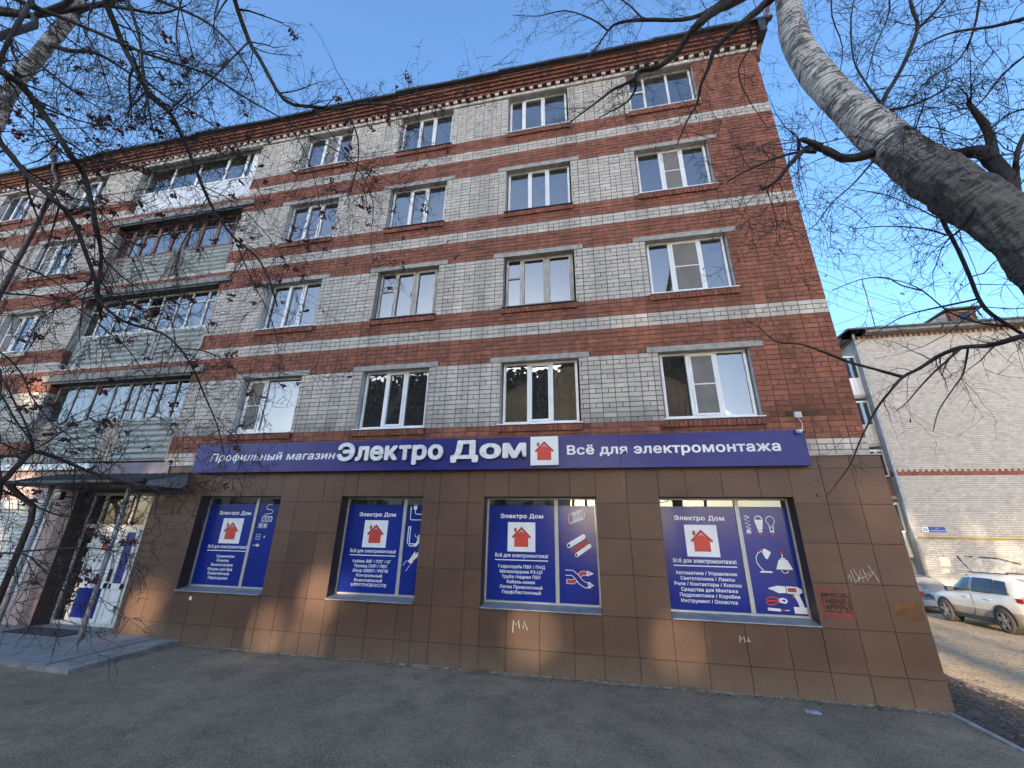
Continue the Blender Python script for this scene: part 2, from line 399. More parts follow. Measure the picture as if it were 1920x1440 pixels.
m = MB(); m.smooth = True
xs = [-400, -120, -50, 3.3, 3.6, 4.0, 4.3] + [4.7+.35*i for i in range(40)] + [20, 26, 40, 120, 400]
ys = [-400, -120, -60, -30, -16, -10, -6] + [-4+.4*i for i in range(52)] + [18, 24, 40, 120, 400]
rg = random.Random(3); nx = len(xs)
for yy in ys:
    for xx in xs:
        bumpy = (rg.random()-.5)*.03 if 4.7 < xx < 19 and -4 < yy < 16 else 0
        m.v.append((xx, yy, gz(xx, yy)-.012+bumpy))
for j in range(len(ys)-1):
    for i in range(nx-1): m._face((j*nx+i, j*nx+i+1, (j+1)*nx+i+1, (j+1)*nx+i))
mark(link('ground', m.mesh('ground', soil_m), (0,0,0)), kind='structure')
m = MB(); m.smooth = True                                   # asphalt walk, faintly uneven
ax = [-60, -30, -16] + [-14+.5*i for i in range(38)]; ax[-1] = 4.56
ay = [-26, -16, -10] + [-8.5+.4*i for i in range(21)] + [-.13]
rg = random.Random(5)
for yy in ay:
    for xx in ax: m.v.append((xx, yy, .0 + (rg.random()*.012 if -8 < yy < -.3 else 0) + (.012*math.sin(xx*.9)*math.cos(yy*1.3))*.5 + .004))
for j in range(len(ay)-1):
    for i in range(len(ax)-1): m._face((j*len(ax)+i, j*len(ax)+i+1, (j+1)*len(ax)+i+1, (j+1)*len(ax)+i))
mark(link('road', m.mesh('road', asphalt_m), (0,0,0)), kind='structure')
kb = empty('kerb', (4.61, -.2, 0), 'low grey concrete kerb between the asphalt walk and the bare soil', 'kerb'); kb['kind'] = 'structure'
del kb['category']; del kb['label']
yk = -.16
for i in range(12):
    m = MB(); dx = RNG.uniform(-.006, .006); m.box(4.565+dx, 4.645+dx, yk-.98, yk, -.15, .035+RNG.uniform(-.008, .008)); m.build('kerb_stone', kerb_stone, kb, .008); yk -= 1.0

m = MB(); m.smooth = True; rg = random.Random(9); n = 34  # dark soil bed; edge follows the cast shadow, its shade put into the colour
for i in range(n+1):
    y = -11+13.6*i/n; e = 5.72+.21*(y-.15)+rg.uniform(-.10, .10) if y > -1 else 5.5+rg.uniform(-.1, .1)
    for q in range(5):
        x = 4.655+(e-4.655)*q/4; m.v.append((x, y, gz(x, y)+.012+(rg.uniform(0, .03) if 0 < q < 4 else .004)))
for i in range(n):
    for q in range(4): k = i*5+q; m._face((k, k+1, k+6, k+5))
mark(link('soil', m.mesh('soil', mat('soil_dark_shaded', (.085,.062,.045), .95, .35, 7, bump=.9, bscale=30, fine=.4)), (0,0,0)), kind='structure')

# ------------------------------------------------------------------ apartment building
PITCHZ = 2.8/27; BX = .2615
XR = 4.66                                   # right corner
XL = -27.0
def Bf(f): return 4.328 + 2.8*(f-2)
bld = empty('apartment_building', (-8, 6, 0), 'five storey apartment house banded in red and pale brick with brown tiled shop floor', 'building')

COLS = {'A': (-8.60, -6.95), 'B': (-5.30, -3.62), 'C': (-1.93, -.235), 'D': (1.385, 3.10), 'E': (-18.45, -16.80), 'F': (-21.85, -20.20), 'G': (-25.2, -23.6)}
LOG = (-15.2, -10.32)
openings = []                               # (x0, x1, z0, z1) through the brickwork
for f in (2, 3, 4, 5):
    for c, (a, b_) in COLS.items(): openings.append((a, b_, Bf(f)-.005, Bf(f)+1.44))
    openings.append((LOG[0], LOG[1], Bf(f)-.62 if f > 2 else 3.70, Bf(f)+1.70))
lint = []
for f in (2, 3, 4, 5):
    for c, (a, b_) in COLS.items(): lint.append((a-.235, b_+.235, Bf(f)+1.44, Bf(f)+1.57))
slabs = [(LOG[0]-.38, LOG[1]+.38, z0, z1) for z0, z1 in ((6.05, 6.25), (8.86, 9.05), (11.64, 11.83), (14.28, 14.50))]
solid_skip = openings + lint + slabs
Z0B, NC = 4.328 - 7*PITCHZ, 102             # first course (3.602) and count up to the cornice

def free_spans(z0, z1):
    spans = [(XL, XR)]
    for a, b_, c, d in solid_skip:
        if c < z1-.03 and d > z0+.03:
            ns = []
            for s, e in spans:
                if b_ <= s or a >= e: ns.append((s, e)); continue
                if a > s: ns.append((s, a))
                if b_ < e: ns.append((b_, e))
            spans = ns
    return spans
def is_white(k, x):
    i = (k-7) % 27
    if i < 14: return x < 3.09
    return 20 <= i <= 22
bricks = []
rb = random.Random(11)
for k in range(NC):
    z0 = Z0B + k*PITCHZ; z1 = z0 + PITCHZ
    head = ((k-7) % 3 == 0)
    for s, e in free_spans(z0, z1):
        n0 = int(math.floor((XR-e)/BX)); n1 = int(math.ceil((XR-s)/BX))
        for n in range(n0, n1+1):
            cell1 = XR-n*BX; cell0 = cell1-BX
            zone = 7 <= (k-7) % 27+7 <= 20
            sh = 0
            hh = head
            if rb.random() < .035: hh = not hh
            parts = [(cell0, cell1)] if not hh else [(cell0, (cell0+cell1)/2), ((cell0+cell1)/2, cell1)]
            for a, b_ in parts:
                a2, b2 = max(a, s), min(b_, e)
                if b2-a2 < .03: continue
                full = (a2 == a and b2 == b_)
                wmid = (a2+b2)/2
                soot = 0.0; damp = 0.0
                for o_ in openings:                           # rain streaks below the sill ends
                    dz_ = o_[2]-z1
                    if -.02 < dz_ < 1.3 and o_[1]-o_[0] < 2 and o_[0]-.2 < wmid < o_[1]+.2:
                        ed_ = min(abs(wmid-o_[0]), abs(wmid-o_[1])); damp += (1-dz_/1.3)*(.75*math.exp(-(ed_/.22)**2)+.3*max(0, math.sin(wmid*9.7)))
                if 7 <= k <= 10: soot = max(0.0, (11-k)/4*(.9+1.1*math.sin(wmid*1.9+.6)))*rb.uniform(.7, 1.1)
                bricks.append([a2, b2, z0, z1, is_white(k, wmid), full and (len(parts) == 1), full and (len(parts) == 2), rb.gauss(0, .28)-soot-damp+(.9 if rb.random() < .006 else 0)])
def screen_area(b_):
    q = [PX((x, 0, z)) for x, z in ((b_[0], b_[2]), (b_[1], b_[2]), (b_[1], b_[3]), (b_[0], b_[3]))]
    if any(not(0 < t[0] < 1920 and 0 < t[1] < 1440) for t in q): return 0
    if 358 < q[0][0] < 1528 and 800 < q[0][1] < 890: return 0     # behind the sign
    return abs(sum(q[i][0]*q[(i+1) % 4][1]-q[(i+1) % 4][0]*q[i][1] for i in range(4)))/2
J = .0075                                    # half a joint
rank = sorted(((screen_area(b_), i) for i, b_ in enumerate(bricks) if b_[5]), reverse=True)[:300]
chosen = {i for _, i in rank}
variants = {}
def brick_mesh(white, tq, w_):
    key = (white, tq, w_)
    if key not in variants:
        m = MB(); m.mi = 1 if white else 0; m.t = tq
        h = PITCHZ/2-J; m.box(-w_/2+J, w_/2-J, -.001, .03, -h, h, skip='b')
        variants[key] = m.mesh('brick', [red_brick, white_brick])
    return variants[key]
for i in sorted(chosen):
    a, b_, z0, z1, wh, st, hd, tt = bricks[i]
    tq = max(-2.4, min(1.0, round(tt*3)/3)) or .05
    o = link('brick', brick_mesh(wh, tq, BX), ((a+b_)/2, rb.uniform(-.004, .002), (z0+z1)/2), bld)
    o.rotation_euler = (rb.gauss(0, .010), rb.gauss(0, .006), rb.gauss(0, .010))
m = MB()
for i, (a, b_, z0, z1, wh, st, hd, tt) in enumerate(bricks):
    if i in chosen: continue
    m.mi = 1 if wh else 0; m.t = max(-2.4, min(1.2, tt)) or .01
    j1, j2 = rb.uniform(-.0015, .0015), rb.uniform(-.0015, .0015); yf = rb.uniform(-.005, .003)
    m.box(a+J+j1, b_-J+j1, yf, .03, z0+J+j2, z1-J+j2, skip='b')
# rowlock sills, string course, dentil course, corbelled cornice
for f in (2, 3, 4, 5):
    for c, (a, b_) in COLS.items():
        m.mi = 0; n = int((b_-a+.06)/.082)
        for q in range(n):
            x = a-.03 + q*(b_-a+.06)/n; m.t = rb.gauss(-.45, .3) or .01
            yq = -.045+rb.uniform(-.006, .004)
            if c == 'E' and f == 3: m.mi = 1
            m.box(x+.005, x+(b_-a+.06)/n-.005, yq, -.006, Bf(f)-.135, Bf(f)-.012)
ZC = Z0B + NC*PITCHZ
def course(z, y, mi, tb, head=False, white_alt=False):
    wd = BX/2 if head else BX
    n = int((XR+.0-XL)/wd)
    for q in range(n+1):
        x1 = XR - y*0 + (-y) - q*wd
        m.mi = mi; m.t = rb.gauss(tb, .3) or .01
        m.box(x1-wd+J, x1-J, y+rb.uniform(-.003, .003), .03, z+J*.6, z+PITCHZ-J*.6, skip='b')
course(ZC, -.05, 1, -.1)
course(ZC+PITCHZ, -.012, 0, -1.2)
for q in range(4): course(ZC+(2+q)*PITCHZ, -.10-.045*q, 0, -1.0, head=(q % 2 == 0))
mark(m.build('brickwork', [red_brick, white_brick], bld), kind='stuff')
# dentils: pale headers standing proud, one by one
md = MB(); md.mi = 0; md.t = .1; md.box(-.055, .055, -.055, .055, -.046, .046); dent_mesh = md.mesh('dentil', white_brick)
for q in range(112):
    x = XR-.02-q*.256
    link('dentil', dent_mesh, (x, -.045, ZC+PITCHZ*1.5), bld)

# mortar plane behind the bricks, cut round the openings
m = MB()
zc = sorted({3.40, ZC+6*PITCHZ} | {z for o in openings for z in o[2:4]}); xc = sorted({XL, XR} | {x for o in openings for x in o[0:2]})
for i in range(len(xc)-1):
    for j in range(len(zc)-1):
        xm, zm = (xc[i]+xc[i+1])/2, (zc[j]+zc[j+1])/2
        if any(o[0] < xm < o[1] and o[2] < zm < o[3] for o in openings): continue
        m.quad((xc[i], .010, zc[j]), (xc[i+1], .010, zc[j]), (xc[i+1], .010, zc[j+1]), (xc[i], .010, zc[j+1]))
m.build('mortar_bed', mortar, bld)
m = MB(); m.box(XL, XR-.012, 2.4, 12.5, 0, 15.4); m.build('wall', plaster_grey, bld)
m = MB(); m.mi = 0
m.quad((XR-.002, .011, 0), (XR-.002, 12.5, 0), (XR-.002, 12.5, 15.4), (XR-.002, .011, 15.4))
for k in range(NC+6):                                        # quoins returning round the corner
    z0 = Z0B+k*PITCHZ; m.mi = 1 if (20 <= (k-7) % 27 <= 22) else 0; m.t = rb.gauss(0, .35) or .01
    for q in range(5): m.box(XR-.012, XR+.002, .012+q*BX+J, .012+(q+1)*BX-J, z0+J, z0+PITCHZ-J)
m.build('gable_wall', [red_brick, white_brick], bld)
# slabs between floors keep the rooms dark
m = MB()
for f in (2, 3, 4, 5, 6): m.box(XL+.01, XR-.03, .26, 2.39, Bf(f)-.75, Bf(f)-.70)
m.build('floor_slab', concrete, bld)

# lintels
for a, b_, z0, z1 in lint:
    m = MB(); jx = RNG.uniform(-.03, .03); m.box(a+jx, b_+jx, -.022, .20, z0+.002, z1-.004); m.build('lintel', concrete, bld, .006)

# windows ------------------------------------------------------------
def pane(x0, x1, z0, z1, y, parent, g=None, th=.006):
    m = MB(); m.box(x0, x1, y, y+th, z0, z1); return m.build('pane', g or glass, parent)
def wavy(x0, x1, z0, z1, y, parent, mt, amp=.03, wl=.11):
    m = MB(); m.smooth = True; n = max(6, int((x1-x0)/wl*5)); ph = RNG.random()*6
    for i in range(n+1):
        x = x0+(x1-x0)*i/n; yy = y+amp*math.sin(ph+x/wl*6.283)*(.7+.3*math.sin(x*7))
        m.v += [(x, yy, z0), (x, yy*1.0, z1)]
    for i in range(n): m._face((2*i, 2*i+2, 2*i+3, 2*i+1))
    return m.build('curtain', mt, parent)

def window(x0, x1, z0, z1, secs, fm, y=.13, curt=None, rv=None, sill=True, label=None):
    """secs: list of (width share, flags)  s sash, f small top light, b middle bar, n fly screen"""
    fw = .055; m = MB()
    a, b_, c, d = x0+.035, x1-.035, z0+.055, z1+.02
    m.box(a, b_, y, y+.06, c, c+fw); m.box(a, b_, y, y+.06, d-fw, d)
    m.box(a, a+fw, y, y+.06, c+fw, d-fw); m.box(b_-fw, b_, y, y+.06, c+fw, d-fw)
    tot = sum(s[0] for s in secs); x = a+fw; inner = b_-a-2*fw; cells = []
    for i, (sh, fl) in enumerate(secs):
        xe = x+inner*sh/tot
        if i < len(secs)-1: m.box(xe-.03, xe+.03, y-.002, y+.058, c+fw, d-fw)
        cells.append((x+(.03 if i else 0), xe-(.03 if i < len(secs)-1 else 0), c+fw, d-fw, fl)); x = xe
    wo = m.build('window', fm, bld, .004)
    if label: wo['label'] = label
    for (p0, p1, q0, q1, fl) in cells:
        if 'f' in fl:
            zm = q1-(q1-q0)*.38
            mm = MB(); mm.box(p0, p1, y+.004, y+.05, zm-.025, zm+.025); mm.build('glazing_bar', fm, wo)
            pane(p0, p1, zm+.025, q1, y+.03, wo); pane(p0, p1, q0, zm-.025, y+.03, wo); continue
        if 's' in fl or 'n' in fl:
            mm = MB(); e = .045
            mm.box(p0+.001, p1-.001, y-.016, y+.03, q0+.001, q0+e); mm.box(p0+.001, p1-.001, y-.016, y+.03, q1-e, q1-.001)
            mm.box(p0+.001, p0+e, y-.016, y+.03, q0+e, q1-e); mm.box(p1-e, p1-.001, y-.016, y+.03, q0+e, q1-e)
            mm.build('sash', fm, wo, .003); p0 += e; p1 -= e; q0 += e; q1 -= e
        if 'n' in fl:
            mm = MB(); mm.box(p0, p1, y-.006, y-.003, q0, q1); mm.build('fly_screen', net, wo)
            mm = MB(); mm.box(p0, p1, y-.014, y-.007, (q0+q1)/2-.012, (q0+q1)/2+.012); mm.build('screen_bar', fm, wo)
        pane(p0, p1, q0, q1, y+.03, wo)
    r = rv or plaster; mm = MB()
    zt = z1+.004
    mm.quad((x0+.001, .0, z0), (x0+.001, .26, z0), (x0+.001, .26, zt), (x0+.001, .0, zt)); mm.quad((x1-.001, .26, z0), (x1-.001, .0, z0), (x1-.001, .0, zt), (x1-.001, .26, zt))
    mm.quad((x0, .26, zt), (x1, .26, zt), (x1, .20, zt), (x0, .20, zt)); mm.quad((x0, .0, z0+.001), (x1, .0, z0+.001), (x1, .26, z0+.001), (x0, .26, z0+.001))
    mm.build('reveal', r, wo)
    if sill:
        mm = MB(); mm.prism([(x0-.03, -.065, z0+.004), (x0-.03, -.065, z0+.026), (x0-.03, .12, z0+.056), (x0-.03, .12, z0+.004)], (x1-x0+.06, 0, 0)); mm.build('sill', sill if not sill is True else pvc, wo)
    mm = MB(); mm.box(x0-.3, x1+.3, .27, 2.2, z0-.4, z1+.4, skip='f')
    mm.build('room', dark_room, wo)
    if curt:
        for (s0, s1) in curt:
            wavy(x0+(x1-x0)*s0, x0+(x1-x0)*s1, z0+.1, z1, .23, wo, RNG.choice(CURT), amp=.016)
    elif RNG.random() < .6:
        a_ = RNG.uniform(0, .5); wavy(x0+(x1-x0)*a_, x0+(x1-x0)*(a_+RNG.uniform(.15, .4)), z0+.1, z1, .27, wo, RNG.choice(CURT), amp=.018)
    if RNG.random() < .35:                                     # pot plant on the inner sill
        px_ = x0+(x1-x0)*RNG.uniform(.2, .8); mm = MB(); mm.tube([(px_, .245, z0+.11), (px_, .245, z0+.22)], [.035, .05], 8)
        for _ in range(16):
            d_ = Vector((RNG.gauss(0, .09), RNG.gauss(0, .015), RNG.uniform(.05, .28))); mm.mi = 1; mm.tube([(px_, .245, z0+.21), (px_+d_.x*.6, .245+d_.y, z0+.21+d_.z*.8), (px_+d_.x*1.2, .245+d_.y, z0+.21+d_.z)], [.006, .018, .003], 4)
        mm.build('pot_plant', [red_pipe, mat('plant_green', (.05,.10,.03), .7)], wo)
    return wo

CURT = [curtain, curtain, mat('curtain_cream', (.80,.72,.55), .95, .08, 2), mat('curtain_grey', (.50,.50,.55), .95, .1, 2), mat('curtain_rose', (.62,.42,.38), .95, .1, 2)]
S3 = [(1, ''), (1, 's'), (1, '')]
SPEC = {
 ('D',5): ([(.62,'f'), (1.05,''), (1.0,'')], pvc_old, [(.0,.25),(.5,.75)], None),
 ('C',5): ([(.55,''), (1.0,'s'), (1.0,'')], pvc, [(.0,.22),(.62,.97)], None),
 ('B',5): (S3, pvc, [(.0,.3)], None), ('A',5): ([(1,''), (1,'n'), (.8,'')], pvc, None, None),
 ('D',4): ([(1,''), (1,'n'), (1,'')], pvc, [(.6,.8)], None), ('C',4): (S3, pvc, [(.0,.3)], None),
 ('B',4): (S3, pvc, [(.0,.28)], None), ('A',4): ([(1,''), (1,'s'), (1,'')], pvc, [(.3,.6)], None),
 ('D',3): ([(1,''), (1.5,'n'), (1.05,'')], pvc, None, None), ('C',3): ([(.55,'f'), (1.05,'s'), (1.0,'s')], wood_old, None, plaster_grey),
 ('B',3): ([(.55,'f'), (.8,'s'), (.8,'s')], wood_old, [(.62,.95)], plaster_grey), ('A',3): (S3, pvc, [(.0,.3),(.4,.7)], None),
 ('D',2): ([(1,''), (1.15,'n'), (1.1,'')], pvc, [(.02,.30),(.62,.97)], None), ('C',2): ([(1,''), (1,'s'), (1,'')], pvc, [(.02,.36),(.60,.98)], None),
 ('B',2): ([(1,''), (1,'s'), (1,'')], pvc, [(.02,.30),(.40,.98)], None), ('A',2): ([(.62,'n'), (1.2,'')], pvc, [(.05,.3)], None),
}
for f in (2, 3, 4, 5):
    for c in 'ABCDEFG':
        secs, fm, cu, rv = SPEC.get((c, f), ([(.9,'n' if c == 'E' else ''), (1,'s'), (.8,'')], pvc, [(.5,.9)] if (f+ord(c)) % 2 else None, None))
        dark = fm is wood_old or (c, f) in (('C',4),('B',4),('B',5))
        lb = 'old peeling wooden window frame' if fm is wood_old else None
        window(*COLS[c], Bf(f), Bf(f)+1.44, secs, fm, curt=cu, rv=rv, sill=black_metal if dark else pvc, label=lb)

# loggias --------------------------------------------------------------
for i, (a, b_, z0, z1) in enumerate(slabs):
    m = MB(); yy = -.06 if i < 3 else -.03
    m.box(a, b_, yy, .30, z0, z1); m.build('loggia_slab', concrete_dark if i < 3 else concrete, bld, .01)
    if i < 3:
        m = MB(); m.box(LOG[0]+.01, LOG[1]-.01, -.03, .28, z0-.07, z0-.002); m.build('slab_edge_strip', black_metal, bld)
def corrugated(x0, x1, z0, z1, y, parent, mt, wl=.15, amp=.022):
    m = MB(); m.smooth = True; n = int((z1-z0)/wl*8); k = 5
    for i in range(n+1):
        z = z0+(z1-z0)*i/n
        for j in range(k+1):
            x = x0+(x1-x0)*j/k
            m.v.append((x, y+amp*math.sin(z/wl*6.283)+.006*math.sin(x*3+z), z))
    for i in range(n):
        for j in range(k): q = i*(k+1)+j; m._face((q, q+1, q+k+2, q+k+1))
    return m.build('corrugated_sheet', mt, parent)
def loggia(f, zb, zr, zt, kind):
    x0, x1 = LOG; y = .20
    fm = {'pvc': pvc, 'brown': wood_brown, 'white': pvc_old, 'alu': steel_grey}[kind]
    m = MB()                                                  # frame: rail, head, mullions
    m.box(x0+.02, x1-.02, y-.03, y+.07, zr-.03, zr+.05); m.box(x0+.02, x1-.02, y, y+.06, zt-.07, zt)
    xs = {'pvc': [0, .235, .46, .70, .86, 1], 'brown': [0, .095, .19, .31, .44, .56, .67, .80, .93, 1], 'white': [0, .09, .22, .33, .45, .56, .68, .78, .90, 1], 'alu': [0, .145, .29, .435, .545, .615, .70, .77, .88, 1]}[kind]
    X = [x0+.02+(x1-x0-.04)*t for t in xs]
    fw = .05 if kind in ('pvc',) else .035
    if kind == 'brown': fw = .06
    for x in X: m.box(max(x-fw, x0+.02), min(x+fw, x1-.02), y+.002, y+.058, zr+.05, zt-.07)
    if kind in ('white', 'brown'):
        zm = zt-.07-(zt-zr)*.24; m.box(x0+.02, x1-.02, y+.004, y+.056, zm-.02, zm+.02)
    lo = m.build('loggia_glazing', fm, bld, .003)
    lo['label'] = {'pvc': 'white plastic glazing above white siding', 'brown': 'brown wooden glazing above corrugated sheet', 'white': 'white many-paned glazing above corrugated sheet', 'alu': 'wide grey framed glazing above corrugated sheet'}[kind]
    for i in range(len(X)-1):
        if kind == 'white' and i == 4:
            mm = MB(); mm.box(X[i]+.03, X[i+1]-.03, y+.02, y+.03, zr+.05, zr+.05+(zt-zr)*.36); mm.build('blank_panel', plaster, lo); continue
        if kind == 'brown' and i == 8:
            mm = MB(); mm.box(X[i]+.03, X[i+1]-.03, y+.02, y+.03, zr+.05, zt-.07); mm.build('blank_panel', siding_white, lo); continue
        g = pane(X[i]+fw*.6, X[i+1]-fw*.6, zr+.05, zt-.07, y+.03, lo)
        g.rotation_euler = (RNG.gauss(0, .006), 0, RNG.gauss(0, .012))
    if kind == 'pvc':
        n = 44
        for i in range(n):
            a = x0+.02+(x1-x0-.04)*i/n; b_ = x0+.02+(x1-x0-.04)*(i+1)/n
            mm = MB(); mm.box(a+.004, b_-.004, y-.012, y+.02, zb+.01, zr-.035); mm.build('siding_strip', siding_white, lo)
        mm = MB(); mm.box(x0+.02, x1-.02, y+.012, y+.024, zb, zr-.032); mm.build('siding_backing', galv, lo)
        mm = MB(); mm.box(x1-.45, x1-.02, y-.02, y-.002, zr+.06, zt-.08); mm.build('side_panel', siding_white, lo)
    else:
        post = {'brown': wood_grey, 'white': sheet_green, 'alu': wood_tan}[kind]
        segs = [(.115, .49), (.60, .955)] if kind != 'white' else [(.075, .60), (.64, .955)]
        for s, e in segs: corrugated(x0+(x1-x0)*s, x0+(x1-x0)*e, zb, zr-.03, y-.03, lo, sheet_green)
        edges = [0]+[v for se in segs for v in se]+[1]
        for q in range(0, len(edges), 2):
            a, b_ = x0+.02+(x1-x0-.04)*edges[q], x0+.02+(x1-x0-.04)*edges[q+1]
            k = max(2, int((b_-a)/.13))
            for i in range(k):
                mm = MB(); p0, p1 = a+(b_-a)*i/k, a+(b_-a)*(i+1)/k; yo = RNG.uniform(0, .02)
                mm.box(p0+.008, p1-.008, y-.045-yo, y+.02-yo, zb, zr-.03); mm.build('plank', post, lo)
        mm = MB(); mm.box(x0+.02, x1-.02, y+.03, y+.05, zb, zr-.03); mm.build('parapet_board', wood_grey, lo)
    # inside of the loggia and its brick jambs
    mm = MB(); mm.box(x0-.02, x1+.02, y+.08, 1.5, zb-.05, zt+.1, skip='f'); mm.build('room', dark_room, lo)
    wh = MB(); wh2 = MB()
    nk = int((zt-zb)/PITCHZ)
    for k in range(nk+1):
        z0 = zb+k*PITCHZ; kk = int(round((z0-Z0B)/PITCHZ)); wh.mi = wh2.mi = 1 if is_white(kk, 0) else 0; wh.t = wh2.t = rb.gauss(0, .3) or .01
        if z0+PITCHZ > zt+.05: continue
        wh.box(x0-.02, x0+.003, .012, .20, z0+J, z0+PITCHZ-J); wh2.box(x1-.003, x1+.02, .012, .20, z0+J, z0+PITCHZ-J)
    mark(wh.build('jamb_brickwork', [red_brick, white_brick], lo), kind='stuff'); mark(wh2.build('jamb_brickwork', [red_brick, white_brick], lo), kind='stuff')
    if kind in ('pvc', 'white'):
        wavy(x0+1.1, x0+1.9, zr+.1, zt-.05, .6, lo, curtain)
    return lo
loggia(2, 3.78, 4.86, 6.00, 'alu'); loggia(3, 6.25, 7.55, 8.80, 'white'); loggia(4, 9.05, 10.38, 11.58, 'brown'); loggia(5, 11.83, 13.12, 14.29, 'pvc')

# roof edge ------------------------------------------------------------
zt = ZC+6*PITCHZ
m = MB(); m.box(XL-.2, XR+.30, -.27, .05, zt+.002, zt+.03); m.build('eave_board', wood_brown, bld)
x = XR+.42; k = 0
rf = MB(); rf.prism([(XL-.3, -.33, zt+.05), (XL-.3, 6.5, zt+1.6), (XL-.3, 13, zt+.05)], (XR+.65-XL, 0, 0)); roof = rf.build('roof', roof_metal, bld)
while x > XL-.2:
    ln = RNG.uniform(2.4, 4.6); a = x-ln; m = MB()
    lift0, lift1 = RNG.uniform(0, .02), RNG.uniform(.05, .13)
    n = 5; pa = []; pb = []
    for i in range(n+1):
        t = i/n; xx = a+ln*t; lz = lift0*(1-t)+lift1*(1-t)**2*1.0+.012*math.sin(xx*5)
        lz = lift1*(1-t)**2 + lift0*t
        pa.append((xx, -.375+.01*math.sin(xx*3), zt+.012+lz)); pb.append((xx, -.375+.01*math.sin(xx*3), zt+.085+lz))
    for i in range(n):
        m.quad(pa[i], pa[i+1], pb[i+1], pb[i])
        m.quad(pb[i], pb[i+1], (pb[i+1][0], -.05, pb[i+1][2]+.08), (pb[i][0], -.05, pb[i][2]+.08))
        m.quad((pa[i][0], -.24, zt+.032), (pa[i+1][0], -.24, zt+.032), pa[i+1], pa[i])
    m.build('roof_flashing', black_metal, roof); x = a+.02; k += 1
m = MB(); m.box(XR+.06, XR+.22, -.36, .9, zt-.42, zt+.04); m.build('verge_board', black_metal, roof)
m = MB(); m.tube([(5.42, .02, 16.3), (5.0, .0, 14.95), (4.69, -.02, 14.0), (4.70, .06, 13.85)], .055, 8); m.build('rain_pipe', red_pipe, bld)
# left rain pipe with funnel
m = MB(); m.tube([(-19.55, -.36, 15.45), (-19.2, -.30, 14.6), (-18.95, -.17, 14.1), (-18.95, -.16, 4.0), (-18.95, -.16, .3)], .075, 10)
pp = m.build('rain_pipe', brown_pipe, bld)
m = MB(); m.tube([(-19.6, -.36, 15.75), (-19.6, -.36, 15.5), (-19.5, -.35, 15.2)], [.17, .17, .08], 10); m.build('pipe_funnel', galv, pp)

# ------------------------------------------------------------------ shop floor
TX = [-10.18, -9.55, -8.84, -8.42, -7.80, -7.19, -6.75, -6.34, -5.72, -5.27, -4.95, -4.36, -3.77, -3.45, -3.10, -2.50, -2.165, -1.68, -1.09, -.50, -.02, .545, 1.10, 1.58, 2.18, 2.78, 3.27, 3.77, 4.25, 4.72]
TZ = [-.03, .37, .95, 1.58, 2.17, 2.78, 3.37, 3.585]
SHOP = [(-8.84, -6.75, -7.53), (-5.27, -3.45, -3.93), (-2.165, -.02, -.79), (1.10, 3.27, 2.43)]
WZ0, WZ1 = .95, 2.89
rt = random.Random(21)
for i in range(len(TX)-1):
    for j in range(len(TZ)-1):
        x0, x1, z0, z1 = TX[i], TX[i+1], TZ[j], TZ[j+1]
        inw = any(a-.01 <= x0 and x1 <= b_+.01 for a, b_, _ in SHOP)
        if inw and z0 >= .94 and z1 <= 2.8: continue
        if inw and z0 < WZ1 < z1: z0 = WZ1
        g = .0035; y = -.10+rt.uniform(-.0025, .0025); m = MB(); m.t = rt.uniform(-1, 1)
        m.box(x0+g, x1-g, y, y+.012, z0+g, z1-g); o = m.build('tile', tile_brown, bld, .0012)
        o.rotation_euler = (rt.gauss(0, .0016), 0, rt.gauss(0, .0016))
m = MB()
xc = sorted({TX[0], TX[-1]-.01} | {v for s in SHOP for v in s[:2]})
for i in range(len(xc)-1):
    zz = [(-.05, WZ0), (WZ1, 3.56)] if any(s[0] <= (xc[i]+xc[i+1])/2 <= s[1] for s in SHOP) else [(-.05, 3.56)]
    for a, b_ in zz: m.quad((xc[i], -.084, a), (xc[i+1], -.084, a), (xc[i+1], -.084, b_), (xc[i], -.084, b_))
m.quad((XR+.045, -.084, -.4), (XR+.045, 12.5, -.8), (XR+.045, 12.5, 3.56), (XR+.045, -.084, 3.56))
m.quad((TX[0], -.084, 3.56), (XR+.045, -.084, 3.56), (XR+.045, .02, 3.56), (TX[0], .02, 3.56))
m.build('cladding_backing', tile_gap, bld)
rows = [-.6]+TZ[1:]
for j in range(len(rows)-1):                                   # cladding round the corner
    for q in range(8):
        m = MB(); m.t = rt.uniform(-1, 1); m.box(XR+.05, XR+.06, -.096+q*.6+.004, -.096+(q+1)*.6-.004, rows[j]+.004, rows[j+1]-.004); m.build('tile', tile_brown, bld)
m = MB(); m.prism([(TX[0], -.13, 3.585), (TX[0], -.13, 3.605), (TX[0], .0, 3.615), (TX[0], .0, 3.59)], (XR+.08-TX[0], 0, 0)); m.build('ledge_flashing', galv, bld)

